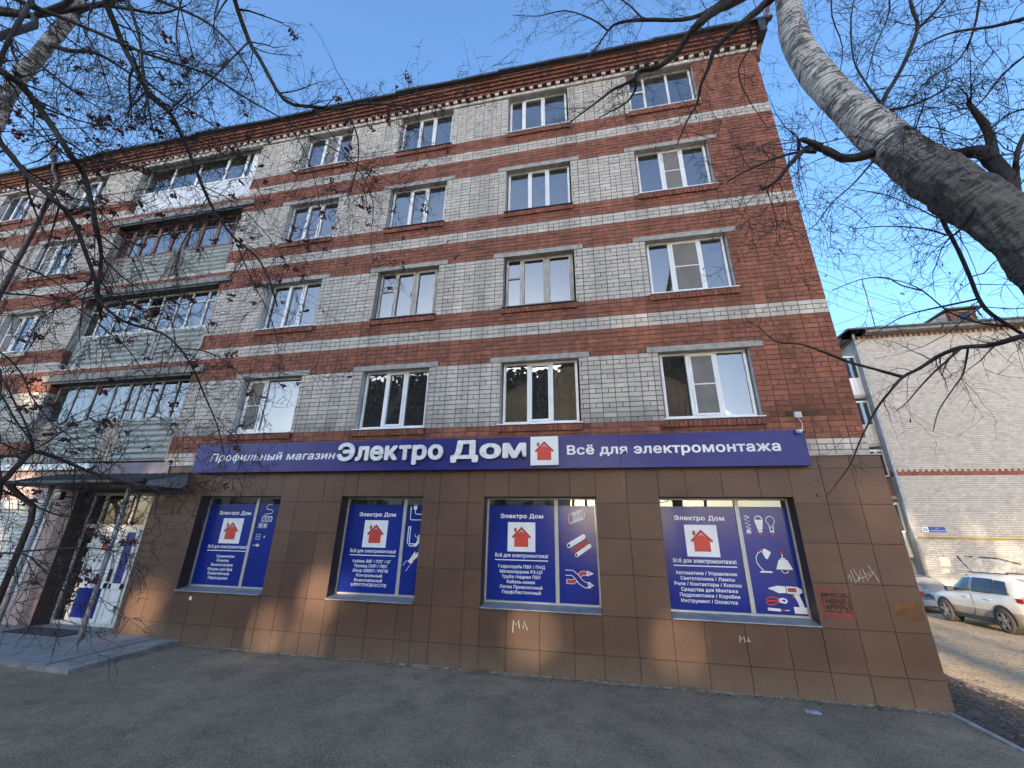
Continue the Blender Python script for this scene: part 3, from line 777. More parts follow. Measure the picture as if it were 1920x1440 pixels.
class Flat:
    """flat print in the facade plane: outlines in (x, z), each layer a hair in front of the last"""
    def __init__(s, y, ox=0, oz=0, sc=1.0): s.m = MB(); s.y = y; s.k = 0; s.ox = ox; s.oz = oz; s.sc = sc; s.done = []
    def _p(s, x, z): return (s.ox+x*s.sc, s.y-.0004*s.k, s.oz+z*s.sc)
    def poly(s, pts, mi=0): s.m.mi = mi; s.k += 1; s.m.poly([s._p(*p) for p in pts])
    def rect(s, x0, x1, z0, z1, mi=0): s.poly([(x0,z0),(x1,z0),(x1,z1),(x0,z1)], mi)
    def ell(s, cx, cz, rx, rz, mi=0, n=22): s.poly([(cx+rx*math.cos(6.2832*i/n), cz+rz*math.sin(6.2832*i/n)) for i in range(n)], mi)
    def stroke(s, pts, w_, mi=0, closed=False):
        s.m.mi = mi; s.k += 1; pts = [Vector((p[0], p[1])) for p in pts]; n = len(pts)
        if closed: pts = pts+[pts[0]]; n += 1
        Ls, Rs = [], []
        for i in range(n):
            a, b_ = pts[max(i-1, 0)], pts[min(i+1, n-1)]
            if closed and i in (0, n-1): a, b_ = pts[n-2], pts[1]
            t = (b_-a); t = t/(t.length or 1); nn = Vector((-t.y, t.x))*w_/2
            Ls.append(pts[i]+nn); Rs.append(pts[i]-nn)
        for i in range(n-1): s.m.quad(s._p(*Rs[i]), s._p(*Rs[i+1]), s._p(*Ls[i+1]), s._p(*Ls[i]))
    def arc(s, cx, cz, rx, rz, a0, a1, w_, mi=0, n=16): s.stroke([(cx+rx*math.cos(a0+(a1-a0)*i/n), cz+rz*math.sin(a0+(a1-a0)*i/n)) for i in range(n+1)], w_, mi)
    def cut(s): s.done.append(s.m); s.m = MB()
    def build(s, name, mats, parent):
        for q in s.done: q.build(name, mats, parent)
        return s.m.build(name, mats, parent)

def crosses(lp):
    a = np.array([(q.x, q.y) for q in lp]); b_ = np.roll(a, -1, 0); n = len(a)
    def side(p, q, r): return (q[:, None, 0]-p[:, None, 0])*(r[None, :, 1]-p[:, None, 1])-(q[:, None, 1]-p[:, None, 1])*(r[None, :, 0]-p[:, None, 0])
    s1, s2 = side(a, b_, a), side(a, b_, b_); x = (s1*s2 < -1e-14) & ((s1*s2).T < -1e-14)
    return bool(x.any())
def untangle(lp):
    """soft-sign type letters: one outline that overlaps itself beside the stem"""
    if len(lp) < 12 or not crosses(lp): return lp
    for dx in (.004, .008, .012, .018, .025, .035):
        q = [v_.copy() for v_ in lp]; q[0].x += dx; q[-1].x += dx
        if not crosses(q): return q
    return lp
def text(name, s, x0, x1, zb, y, mt, parent, h=None, ext=0.0, bold=.02, shear=0.0):
    """lettering as a mesh; heavier weights are layered copies a hair apart"""
    c = bpy.data.curves.new('lettering', 'FONT'); c.body = s; c.size = 1.0; c.shear = shear; c.resolution_u = 2 if not ext else 5
    if bold: c.space_character = 1.0+bold*2.2
    o = bpy.data.objects.new('lettering', c); COL.objects.link(o)
    cu = o.to_curve(bpy.context.evaluated_depsgraph_get())
    loops = []
    res = 3 if ext else 2
    for sp in cu.splines:                                    # every outline of every glyph, sampled
        bp_ = sp.bezier_points; n = len(bp_); lp = []
        for i in range(n):
            p, q = bp_[i], bp_[(i+1) % n]
            if p.handle_right_type == 'VECTOR' and q.handle_left_type == 'VECTOR': lp.append(p.co.copy()); continue
            lp += interpolate_bezier(p.co, p.handle_right, q.handle_left, q.co, res+2)[:-1]
        lp = [Vector((w_.x, w_.y, 0)) for w_ in lp]
        lp = untangle(lp)
        if len(lp) > 2: loops.append((sum(lp[i].x*lp[(i+1) % len(lp)].y-lp[(i+1) % len(lp)].x*lp[i].y for i in range(len(lp)))/2, lp))
    o.to_curve_clear(); bpy.data.objects.remove(o); bpy.data.curves.remove(c)
    def inside(pt, lp):
        r_ = False
        for i in range(len(lp)):
            p, q = lp[i], lp[i-1]
            if (p.y > pt.y) != (q.y > pt.y) and pt.x < (q.x-p.x)*(pt.y-p.y)/(q.y-p.y)+p.x: r_ = not r_
        return r_
    outers, holes = [], []
    for i, (ar, lp) in enumerate(loops):
        cut = any(j != i and ar*a2 < 0 and abs(a2) > abs(ar) and all(inside(q, l2) for q in lp[::3]) for j, (a2, l2) in enumerate(loops))
        (holes if cut else outers).append(lp)
    vv = []; base = []; rim_ = []
    for lay, ol in enumerate(outers):
        hs = [h_ for h_ in holes if all(inside(q, ol) for q in h_[::3])]
        n0 = len(vv); flat_ = [q for lp in [ol]+hs for q in lp]; vv += [(q.x, q.y, (lay % 3)*.00004) for q in flat_]
        for t_ in tessellate_polygon([ol]+hs): base.append(tuple(n0+i for i in t_))
        k = n0
        for lp in [ol]+hs:
            for i in range(len(lp)): rim_.append((k+i, k+(i+1) % len(lp)))
            k += len(lp)
    for i, t_ in enumerate(base):                            # all faces look out of the wall
        (ax_, ay_, _), (bx_, by_, _), (cx_, cy_, _) = (vv[j] for j in t_)
        if (bx_-ax_)*(cy_-ay_)-(by_-ay_)*(cx_-ax_) < 0: base[i] = t_[::-1]
    v = np.array(vv)
    nd = 10 if ext else 6
    sh = [(0, 0)]+[(bold*math.cos(6.2832*k/nd), bold*math.sin(6.2832*k/nd)) for k in range(nd)] if bold else [(0, 0)]
    lo, hi = v[:,0].min()-bold, v[:,0].max()+bold; sx = (x1-x0)/(hi-lo); sz = (h/(.73+2*bold)) if h else sx
    pts = []; fs = []; mi = []
    for k, (dx, dz) in enumerate(sh):
        n = len(pts); yy = -.00012*k
        pts += [((a+dx-lo)*sx-(x1-x0)/2, yy-c_, (b_+dz+bold)*sz) for a, b_, c_ in v]
        fs += [tuple(i+n for i in f_) for f_ in base]; mi += [0]*len(base)
        if ext:
            n2 = len(pts); pts += [(p[0], ext, p[2]) for p in pts[n:n2]]
            fs += [(a+n, a+n2, b_+n2, b_+n) for a, b_ in rim_]; mi += [1]*len(rim_)
    m2 = bpy.data.meshes.new(name); m2.from_pydata(pts, [], fs)
    for t_ in (mt if isinstance(mt, (list, tuple)) else [mt]): m2.materials.append(t_)
    if isinstance(mt, (list, tuple)): m2.polygons.foreach_set('material_index', mi)
    m2.update()
    return link(name, m2, Vector(((x0+x1)/2, y, zb)), parent)

def house_logo(x0, z0, sz, y, parent, mats=None):
    f = Flat(y, x0, z0, sz)
    f.poly([(.245,.165),(.745,.165),(.745,.52),(.5,.70),(.245,.52)], 0)
    f.poly([(.15,.50),(.20,.44),(.5,.73),(.80,.44),(.85,.50),(.5,.845)], 1)
    f.rect(.235,.325,.66,.80, 1); f.poly([(.235,.66),(.325,.66),(.325,.70)], 1)
    return f.build('house_logo', [logo_red, roof_red], parent)

POST = [
 ('Удлинители Розетки Выключатели Шнуры_для_Бра Разветвители Переходники', (-8.60, -7.58), (-8.36, -7.82), [(-8.32,-7.85),(-8.28,-7.97),(-8.40,-7.84),(-8.46,-7.83),(-8.43,-7.88),(-8.40,-7.90)]),
 ('Кабель_ВВГ_/_ППГ_/_КГ Провод_СИП_/_ПВС Шнур_ШВВП_/_РКГМ Контрольный Коаксиальный UTP/FTP/КВК/КСПВ', (-5.07,-4.05), (-4.82,-4.29), [(-4.98,-4.13),(-4.93,-4.20),(-4.95,-4.18),(-4.86,-4.29),(-4.89,-4.28),(-4.95,-4.18)]),
 ('Гофротруба_ПВХ_/_ПНД Металлорукав_РЗ-ЦХ Труба_гладкая_ПВХ Кабель-канал Лоток_Проволочный Перф/Лестничный', (-1.98,-.96), (-1.74,-1.20), [(-1.91,-1.02),(-1.88,-1.06),(-1.84,-1.10),(-1.74,-1.21),(-1.88,-1.07),(-1.83,-1.10)]),
 ('Автоматика_/_Управление Светотехника_/_Лампы Реле_/_Контакторы_/_Кнопки Средства_для_Монтажа Подрозетники_/_Коробки Инструмент_/_Оснастка', (1.26,2.29), (1.51,2.05), [(1.28,2.27),(1.35,2.22),(1.24,2.31),(1.34,2.24),(1.31,2.26),(1.32,2.21)]),
]
def icons(i, f):
    W_, RD, BL = 0, 1, 2
    if i == 0:
        f.stroke([(.30,.92),(.22,.92),(.18,.90),(.13,.85),(.16,.79),(.30,.78),(.36,.74),(.33,.68),(.16,.66),(.10,.62)], .016)
        f.stroke([(.06,.60),(.34,.60),(.38,.575),(.38,.47),(.05,.47),(.05,.58)], .016, 0, True)
        for k in range(3): f.arc(.125+.105*k, .535, .042, .045, 0, 6.2832, .012); f.ell(.11+.105*k, .535, .006, .006); f.ell(.14+.105*k, .535, .006, .006)
        f.cut()
        for k in range(2):
            a = .0+.15*k; f.stroke([(a,.30),(a+.12,.30),(a+.12,.42),(a,.42)], .014, 0, True)
            f.ell(.06, .36, .034, .038) if k == 0 else f.rect(a+.03, a+.09, .325, .395)
        f.cut(); f.stroke([(.0,.0),(.12,.0),(.12,.13),(.0,.13)], .014, 0, True); f.ell(.04,.07,.011,.013); f.ell(.085,.07,.011,.013)
        f.cut(); f.stroke([(-.06,-.15),(.05,-.15)], .012); f.ell(.10,-.15,.055,.038); f.stroke([(.08,-.175),(.08,-.125),(.12,-.125),(.12,-.175)], .009, RD, True)
        f.ell(.26,.07,.02,.03)
    elif i == 1:
        f.stroke([(.08,.82),(.08,.62),(.085,.58),(.11,.56),(.42,.56)], .018); f.rect(.065,.095,.80,.87); f.rect(.073,.087,.87,.89)
        f.stroke([(.20,.80),(.20,.74),(.23,.70),(.42,.70)], .018); f.poly([(.15,.90),(.25,.90),(.24,.81),(.16,.81)]); f.rect(.17,.178,.90,.96); f.rect(.222,.23,.90,.96)
        f.cut(); f.stroke([(.09,.40),(.09,.02),(.14,-.04),(.30,-.04),(.36,.04),(.37,.20)], .075); f.stroke([(.09,.39),(.09,.02),(.14,-.04),(.24,-.04)], .030, BL)
        f.stroke([(.34,.12),(.27,.16),(.25,.22)], .012); f.stroke([(.36,.12),(.34,.20),(.36,.27)], .012, RD)
        f.cut(); f.poly([(.12,-.42),(.18,-.36),(.40,-.18),(.46,-.24),(.22,-.48)]); f.stroke([(.26,-.42),(.44,-.27)], .022, RD); f.stroke([(.10,-.40),(.0,-.52)], .013); f.stroke([(.20,-.50),(.10,-.64)], .013); f.poly([(.18,-.36),(.30,-.18),(.31,-.24),(.24,-.36)])
    elif i == 2:
        for k in range(9): f.arc(.22+.034*k, .70+.012*k, .055, .115, 0, 6.2832, .012, W_)
        f.ell(.22,.70,.05,.11,BL); 
        for k in range(3): f.arc(.20+.022*k, .695, .05, .11, 1.2, 5.1, .010, RD)
        f.arc(.22,.70,.055,.115,0,6.2832,.012)
        f.cut()
        for (a, b_, c_, d_, rr, mi) in ((.16,.10,.50,.30,.055,W_), (.26,.0,.56,.18,.05,RD), (.33,-.10,.63,.10,.045,W_)):
            f.stroke([(a,b_),(c_,d_)], rr*2, mi); f.ell(c_,d_,rr,rr,mi); f.ell(a,b_,rr*.85,rr,mi); f.ell(a,b_,rr*.55,rr*.7,BL)
        f.cut(); f.stroke([(.08,-.66),(.24,-.66),(.32,-.60),(.36,-.54),(.44,-.48),(.56,-.48)], .10, W_); f.stroke([(.09,-.66),(.24,-.66),(.32,-.60),(.36,-.54),(.44,-.48),(.54,-.48)], .080, RD)
        f.stroke([(.06,-.48),(.22,-.48),(.32,-.56),(.40,-.66),(.50,-.72),(.62,-.72)], .125, W_); f.stroke([(.05,-.48),(.22,-.48),(.32,-.56),(.40,-.66),(.50,-.72),(.60,-.72)], .095, BL)
        for z in (-.48, -.72): f.rect(.555,.60,z-.05,z+.05,W_); f.rect(.60,.65,z-.03,z+.03,W_); f.poly([(.65,z-.02),(.70,z),(.65,z+.02)],W_); f.rect(.57,.585,z-.035,z+.035,BL); f.rect(.60,.64,z-.008,z+.008,BL)
    else:
        for k, cx in enumerate((.10, .33, .56)):
            if k: f.cut()
            f.rect(cx-.042, cx+.042, .49, .525); f.rect(cx-.042, cx+.042, .455, .48, RD if k else W_); f.ell(cx, .445, .038, .026, RD)
            if k == 0:
                f.stroke([(cx-.05,.81),(cx,.83),(cx+.05,.80),(cx-.05,.75),(cx+.05,.71),(cx-.05,.68),(cx+.055,.63),(cx-.05,.60),(cx+.055,.56),(cx-.03,.54)], .020)
            elif k == 1:
                f.ell(cx,.74,.085,.095); f.poly([(cx-.083,.71),(cx+.083,.71),(cx+.045,.535),(cx-.045,.535)]); f.poly([(cx-.065,.745),(cx+.065,.745),(cx+.045,.80),(cx,.82),(cx-.045,.80)], BL)
            else:
                f.arc(cx,.73,.082,.092,-1.05,4.19,.014); f.stroke([(cx-.045,.65),(cx-.035,.53)],.012); f.stroke([(cx+.045,.65),(cx+.035,.53)],.012); f.stroke([(cx-.03,.53),(cx-.02,.63),(cx,.58),(cx+.02,.63),(cx+.03,.53)],.012)
        f.cut(); f.stroke([(.28,.11),(.20,.07),(.15,-.02),(.15,-.12),(.20,-.21),(.26,-.27)], .016); f.poly([(.20,-.28),(.40,-.28),(.43,-.31),(.17,-.31)])
        f.poly([(.27,.13),(.35,.16),(.46,.09),(.37,-.05),(.33,-.03)]); f.ell(.28,.13,.03,.03,RD)
        f.cut(); f.poly([(.50,-.24),(.82,-.24),(.74,-.05),(.58,-.05)]); f.rect(.61,.71,-.045,-.02); f.stroke([(.66,-.02),(.66,.06)], .020); f.ell(.66,.09,.028,.03,RD); f.rect(.63,.69,.11,.125,RD); f.arc(.66,-.25,.06,.06,3.14,6.28,.014)
        f.cut(); f.poly([(.28,-.60),(.36,-.575),(.46,-.55),(.62,-.56),(.62,-.68),(.46,-.69),(.36,-.64),(.28,-.615)]); f.poly([(.62,-.555),(.82,-.56),(.90,-.60),(.91,-.66),(.84,-.70),(.62,-.69)]); f.rect(.64,.80,-.66,-.585,RD); f.rect(.605,.62,-.69,-.555,BL)
        f.poly([(.72,-.70),(.83,-.70),(.88,-.86),(.89,-.93),(.80,-.93),(.78,-.84)]); f.poly([(.69,-.93),(.93,-.93),(.93,-1.05),(.69,-1.05)]); f.poly([(.68,-.70),(.73,-.70),(.74,-.76),(.71,-.77)], RD)
        f.cut(); f.stroke([(.45,-.80),(.36,-.77),(.26,-.77),(.20,-.81),(.22,-.84),(.36,-.835),(.46,-.825)], .030, RD); f.stroke([(.45,-.84),(.34,-.90),(.24,-.91),(.19,-.87),(.22,-.84)], .030, RD); f.poly([(.44,-.86),(.44,-.79),(.52,-.77),(.59,-.80),(.60,-.84),(.55,-.88)]); f.ell(.53,-.825,.03,.022,BL); f.ell(.475,-.825,.012,.012,RD)
        f.cut(); f.stroke([(.20,-.99),(.44,-1.0)], .050); f.stroke([(.44,-1.0),(.52,-1.0)], .028, RD); f.stroke([(.52,-1.0),(.60,-1.0)], .014); f.ell(.23,-.99,.012,.010,BL)

YG = .15
for i, (x0, x1, xm) in enumerate(SHOP):
    m = MB(); fw = .035
    m.box(x0, x1, YG, YG+.06, WZ0+.075, WZ0+.11); m.box(x0, x1, YG, YG+.06, WZ1-.035, WZ1)
    for a, b_ in ((x0, x0+fw), (xm-.035, xm+.035), (x1-fw, x1)): m.box(a, b_, YG-.002, YG+.058, WZ0+.11, WZ1-.035)
    so_ = m.build('shop_window', alu, bld, .003)
    so_['label'] = ['shop window with a poster of extension leads and sockets', 'shop window with a poster of cables and plugs', 'shop window with a poster of pipes and conduits', 'shop window with a poster of bulbs, lamps and tools'][i]
    m = MB()                                                   # reveals and head
    m.quad((x0, -.09, WZ0), (x0, YG+.06, WZ0), (x0, YG+.06, WZ1), (x0, -.09, WZ1)); m.quad((x1, YG+.06, WZ0), (x1, -.09, WZ0), (x1, -.09, WZ1), (x1, YG+.06, WZ1))
    m.quad((x0, -.09, WZ1), (x0, YG+.06, WZ1), (x1, YG+.06, WZ1), (x1, -.09, WZ1))
    m.build('reveal', tile_plum, so_)
    m = MB(); m.prism([(x0+.003, -.16, WZ0+.012), (x0+.003, -.16, WZ0+.03), (x0+.003, -.10, WZ0+.04), (x0+.003, YG, WZ0+.082), (x0+.003, YG, WZ0+.002), (x0+.003, -.1, WZ0+.002)], (x1-x0-.006, 0, 0)); m.build('sill', galv, so_, .003)
    for a, b_ in ((x0+fw, xm-.035), (xm+.035, x1-fw)): pane(a, b_, WZ0+.11, WZ1-.035, YG+.03, so_, glass_shop)
    m = MB(); m.box(x0-.2, x1+.2, YG+.1, 2.3, .4, 3.3, skip='f'); m.build('room', dark_room, so_)
    # printed film stuck to the panes
    m = MB()
    for a, b_ in ((x0+fw+.004, xm-.040), (xm+.040, x1-fw-.004)):
        m.mi = 0; m.box(a, b_, YG+.022, YG+.028, WZ0+.115, 2.745)
    m.build('poster_film', film_blue, so_)
    yt = YG+.0205; words, (l0, l1), (q0, q1), lines = POST[i]
    text('lettering', 'Электро Дом', q0-.155, q1+.155, 2.505, yt, white_paint, so_, h=.082, bold=.035)
    m = MB(); m.box(q0, q1, yt-.0004, yt+.001, 1.90, 2.43); m.build('logo_square', white_paint, so_)
    house_logo(q0, 1.895, .54, yt-.0012, so_)
    text('lettering', 'Всё для электромонтажа!', l0, l1, 1.80, yt, white_paint, so_, h=.068, bold=.022)
    m = MB(); m.box(l0, l1, yt, yt+.001, 1.742, 1.758); m.build('underline', white_paint, so_)
    for k, (wd, (a, b_)) in enumerate(zip(words.split(' '), lines)):
        text('lettering', wd.replace('_', ' '), a, b_, 1.61-.0865*k, yt, white_paint, so_, h=.058, bold=.022 if '/КВК' not in wd else .012)
    f = Flat(yt, xm+.06, 2.0, .80) if i in (2, 3) else Flat(yt, xm+.13, 2.0, .80)
    if i == 2: f = Flat(yt, xm+.10, 1.95, .80)
    if i == 1: f = Flat(yt, xm+.06, 2.0, .80)
    if i == 3: f = Flat(yt, xm+.06, 1.93, .80)
    icons(i, f); f.build('pictogram', [white_paint, roof_red, film_blue], so_)

# the long sign -----------------------------------------------------------
sg = empty('shop_sign', (-2.8, -.2, 3.4), 'long dark blue sign board with white lettering and red house logo above the shop windows', 'sign')
px = [-9.14, -5.95, -2.74, .46, 3.60]
for i in range(4):
    m = MB(); m.box(px[i]+.0015, px[i+1]-.0015, -.25, -.13, 3.40, 4.045-.008*i); m.build('panel', sign_blue, sg, .003)
m = MB(); m.box(-9.0, 3.5, -.13, -.10, 3.45, 3.95); m.build('back_frame', black_metal, sg)
text('lettering', 'Профильный магазин', -8.70, -5.49, 3.655, -.2515, white_paint, sg, h=.175, bold=.022, shear=.12)
text('lettering', 'Всё для электромонтажа', -.52, 3.18, 3.655, -.2515, white_paint, sg, h=.185, bold=.028)
# raised letters, one by one
word = 'Электро'; xx0 = -5.42; wid = [.52, .40, .40, .38, .36, .41, .42]; tot = sum(wid)
xp = xx0
for ch, wd in zip(word, wid):
    wd *= 2.42/tot
    big = ch == 'Э'
    text('letter', ch, xp+.012, xp+wd-.012, 3.60, -.315, [letter_white, steel_grey], sg, h=.39 if big else .40, ext=.06, bold=.045); xp += wd
xp = -2.86
for ch, wd in zip('Дом', (.60, .47, .50)):
    text('letter', ch, xp+.012, xp+wd-.012, 3.60, -.315, [letter_white, steel_grey], sg, h=.38 if ch == 'Д' else .39, ext=.06, bold=.045); xp += wd
m = MB(); m.box(-1.22, -.68, -.315, -.251, 3.455, 4.01); m.build('logo_box', white_paint, sg, .004)
house_logo(-1.22, 3.46, .54, -.3165, sg)

# small things on the facade -----------------------------------------------
cm = empty('security_camera', (3.49, -.30, 3.96), 'small white bullet security camera on the right end of the blue sign', 'camera')
m = MB(); m.cyl((3.50, -.34, 3.97), (.35, -.8, -.25), .032, .13, 12); m.build('housing', white_paint, cm)
m = MB(); m.cyl((3.475, -.285, 3.985), (.35, -.8, -.25), .012, .02, 10); m.cyl((3.49, -.265, 3.975), (0, 1, 0), .022, .03, 12); m.build('mount', white_paint, cm)
m = MB(); m.cyl((3.527, -.402, 3.951), (.35, -.8, -.25), .024, .012, 12); m.build('lens', black_metal, cm)
jb = empty('junction_box', (3.66, -.05, 4.28), 'small grey junction box on the red brick above the sign end', 'junction box')
m = MB(); m.box(3.60, 3.715, -.07, -.008, 4.285, 4.395); m.build('lid', mat('box_grey', (.55,.55,.53), .6), jb, .006)
m = MB(); m.tube([(3.655, -.05, 4.285), (3.66, -.06, 4.24), (3.70, -.03, 4.20), (3.69, -.03, 4.10), (3.64, -.04, 4.05)], .006, 5); m.build('wire', white_paint, jb)
# scratched and sprayed marks on the tiles
f = Flat(-.1035)
for p in ([(3.80,1.66),(3.83,1.72),(3.84,1.62)], [(3.86,1.78),(3.89,1.60)], [(3.90,1.80),(3.95,1.66),(3.90,1.62)], [(3.94,1.62),(3.99,1.79),(4.00,1.62)], [(3.93,1.66),(4.04,1.69)], [(4.03,1.80),(4.06,1.63),(4.11,1.70),(4.05,1.74)], [(4.10,1.76),(4.12,1.70),(4.15,1.74),(4.14,1.79)], [(4.16,1.78),(4.21,1.62)], [(4.11,1.86),(4.14,1.80)]): f.stroke(p, .006)
f.build('scratched_tag', graffiti_pale, bld)
f = Flat(-.1035)
for p in ([(-1.56,.61),(-1.55,.80),(-1.50,.73),(-1.46,.80),(-1.44,.68)], [(-1.38,.68),(-1.36,.79),(-1.30,.66)]): f.stroke(p, .011)
f.build('chalk_tag', graffiti_pale, bld)
f = Flat(-.1035)
for p in ([(2.08,.69),(2.09,.78),(2.12,.73),(2.15,.77),(2.155,.69)], [(2.19,.70),(2.21,.76),(2.235,.70),(2.195,.72)]): f.stroke(p, .008)
f.build('chalk_tag', graffiti_pale, bld)
def spray_mat(name, col, lo, hi, sc):
    m_ = mat(name, col, .8, .05, 4); t = m_.node_tree; N = t.nodes; L = t.links
    g = N.new('ShaderNodeNewGeometry'); n = N.new('ShaderNodeTexNoise'); n.inputs['Scale'].default_value = sc; n.inputs['Detail'].default_value = 5
    L.new(g.outputs['Position'], n.inputs['Vector']); r_ = N.new('ShaderNodeMapRange'); r_.inputs['From Min'].default_value = lo; r_.inputs['From Max'].default_value = hi
    r_.inputs['To Max'].default_value = .8; L.new(n.outputs['Fac'], r_.inputs['Value']); L.new(r_.outputs[0], N['Principled BSDF'].inputs['Alpha']); return m_
spray_red = spray_mat('spray_red', (.55,.06,.05), .42, .68, 9); stencil = spray_mat('stencil', (.10,.035,.02), .40, .50, 26); rust = spray_mat('rust', (.22,.10,.03), .25, .6, 6)
f = Flat(-.1032); f.poly([(3.33,1.09),(3.76,1.06),(3.79,1.24),(3.70,1.15),(3.40,1.17),(3.34,1.48),(3.70,1.46),(3.62,1.50),(3.32,1.52)]); f.build('spray_paint', spray_red, bld)
f = Flat(-.1036); f.rect(3.36,3.75,1.385,1.44); f.rect(3.36,3.75,1.17,1.20); f.rect(3.36,3.385,1.20,1.385); f.rect(3.715,3.75,1.20,1.385); f.rect(3.40,3.70,1.21,1.37); f.build('stencil_notice', stencil, bld)
f = Flat(-.1036); f.poly([(4.31,1.34),(4.68,1.35),(4.68,1.12),(4.34,1.105)]); f.build('glue_mark', rust, bld)
f = Flat(-.1036); f.rect(-8.45,-8.39,.80,.87); f.build('torn_sticker', white_paint, bld)

# entrance ------------------------------------------------------------------
YD = .25
m = MB()
m.quad((-10.18, -.095, 0), (-10.18, YD+.1, 0), (-10.18, YD+.1, 3.5), (-10.18, -.095, 3.5)); m.quad((-12.50, YD+.1, 0), (-12.50, -.095, 0), (-12.50, -.095, 3.5), (-12.50, YD+.1, 3.5))
m.quad((-12.5, -.09, 2.99), (-10.18, -.09, 2.99), (-10.18, YD+.1, 2.99), (-12.5, YD+.1, 2.99)); m.box(-12.5, -10.18, -.088, -.07, 2.99, 3.6)
m.build('entrance_recess', tile_plum, bld)
m = MB()
xsd = [-12.49, -12.07, -11.14, -10.66, -10.19]
m.box(-12.49, -10.19, YD, YD+.06, 2.93, 2.99); m.box(-12.49, -10.19, YD, YD+.06, 2.16, 2.25); m.box(-12.49, -10.19, YD, YD+.06, .10, .17)
for x in xsd: m.box(max(-12.49, x-.035), min(-10.19, x+.035), YD-.002, YD+.058, .17, 2.93)
dr = m.build('entrance_door', pvc_old, bld, .003); dr['label'] = 'white glazed shop door with side lights under the canopy'
def leaf(a, b_, up, lowm):
    m = MB(); e = .075
    for z0, z1 in ((.17, .25), (.86, .98), (2.08, 2.16)): m.box(a, b_, YD-.03, YD+.02, z0, z1)
    m.box(a, a+e, YD-.03, YD+.02, .25, 2.08); m.box(b_-e, b_, YD-.03, YD+.02, .25, 2.08); o = m.build('door_leaf', pvc, dr, .003)
    for z0, z1, mt in ((.25, .86, lowm), (.98, 2.08, up)):
        m = MB(); m.box(a+e, b_-e, YD-.008, YD+.0, z0, z1); m.build('door_panel', mt, dr)
leaf(-12.03, -11.18, white_paint, film_blue); leaf(-11.10, -10.70, film_violet, white_paint)
pane(-12.45, -12.11, .2, 2.16, YD+.03, dr, glass_door); pane(-12.45, -12.11, 2.25, 2.93, YD+.03, dr, glass_door); pane(-12.03, -11.18, 2.25, 2.93, YD+.03, dr, glass_door); pane(-11.1, -10.70, 2.25, 2.93, YD+.03, dr, glass_door); pane(-10.62, -10.22, .2, 2.93, YD+.03, dr, glass_door)
m = MB(); m.box(-12.6, -10.1, YD+.12, 2.2, 0.05, 3.1, skip='f'); m.build('room', mat('hall_yellow', (.30,.24,.10), .9), dr)
for z in (1.72, 1.42, .40):
    m = MB(); m.box(-12.10, -12.02, YD-.055, YD-.031, z, z+.09); m.build('hinge', white_paint, dr)
for z in (1.82, 1.50, .42):
    m = MB(); m.box(-10.73, -10.69, YD-.06, YD-.031, z, z+.12); m.build('hinge', steel_grey, dr)
m = MB(); m.box(-11.17, -11.12, YD-.07, YD-.031, 1.02, 1.28); m.build('handle', black_metal, dr)
text('lettering', 'Электро Дом', -11.88, -11.34, 1.90, YD-.0095, plastic_black, dr, h=.055, bold=.03); house_logo(-11.74, 1.62, .26, YD-.0095, dr)
m = MB(); m.box(-11.88, -11.34, YD-.0095, YD-.0085, 1.575, 1.583); m.build('rule_line', plastic_black, dr)
text('lettering', '8:00', -11.66, -11.44, 1.40, YD-.0095, plastic_black, dr, h=.07, bold=.03)
m = MB(); m.ball((-11.79, YD-.010, 1.44), .035, 10, 6, (1, .05, 1)); m.build('clock_mark', plastic_black, dr)
text('lettering', '9:00', -11.66, -11.48, 1.20, YD-.0095, plastic_black, dr, h=.045, bold=.03)
m = MB(); m.box(-11.90, -11.4, YD-.0095, YD-.0085, 1.035, 1.042); m.build('rule_line', plastic_black, dr)
# pilaster, pink wall with roller shutter left of the door
rows2 = [0, .72, 1.35, 2.05, 2.75, 3.5]
for j in range(5):
    m = MB(); m.t = rt.uniform(-1, 1); m.box(-12.88, -12.505, -.10, -.02, rows2[j]+.003, rows2[j+1]-.003); m.build('tile', mat('tile_mauve', (.20,.135,.12), .5, .06, 2), bld)
    m = MB(); m.t = rt.uniform(-1, 1); m.box(-13.20, -12.885, -.09, -.02, rows2[j]+.003, rows2[j+1]-.003); m.build('tile', tile_pink, bld)
for q in range(20):
    for z0, z1 in ((2.75, 3.5), (-.02, .72)):
        m = MB(); m.t = rt.uniform(-1, 1); m.box(-13.20-.7*(q+1)+.003, -13.20-.7*q-.003, -.09, -.02, z0+.003, z1-.003); m.build('tile', tile_pink, bld)
m = MB(); m.box(-27, -12.51, -.022, .02, 0, 3.7); m.build('cladding_backing', tile_gap, bld)
m = MB(); m.box(-27, -12.3, -.20, .02, 3.52, 3.68); m.build('wall_ledge', white_paint, bld, .01)
m = MB(); m.box(-17.2, -13.25, -.12, -.021, 2.56, 2.78); sh = m.build('shutter_box', shutter_white, bld, .01)
for q in range(22):
    m = MB(); z = .74+q*.0825; m.prism([(-17.15, -.042, z), (-17.15, -.068, z+.016), (-17.15, -.068, z+.058), (-17.15, -.042, z+.078)], (3.85, 0, 0)); m.build('shutter_slat', shutter_white, sh)
m = MB(); m.box(-17.15, -13.3, -.044, -.030, .70, 2.56); m.build('shutter_backing', galv, sh)
for a in (-17.2, -13.30):
    m = MB(); m.box(a, a+.06, -.10, -.021, .70, 2.56); m.build('shutter_guide', shutter_white, sh)

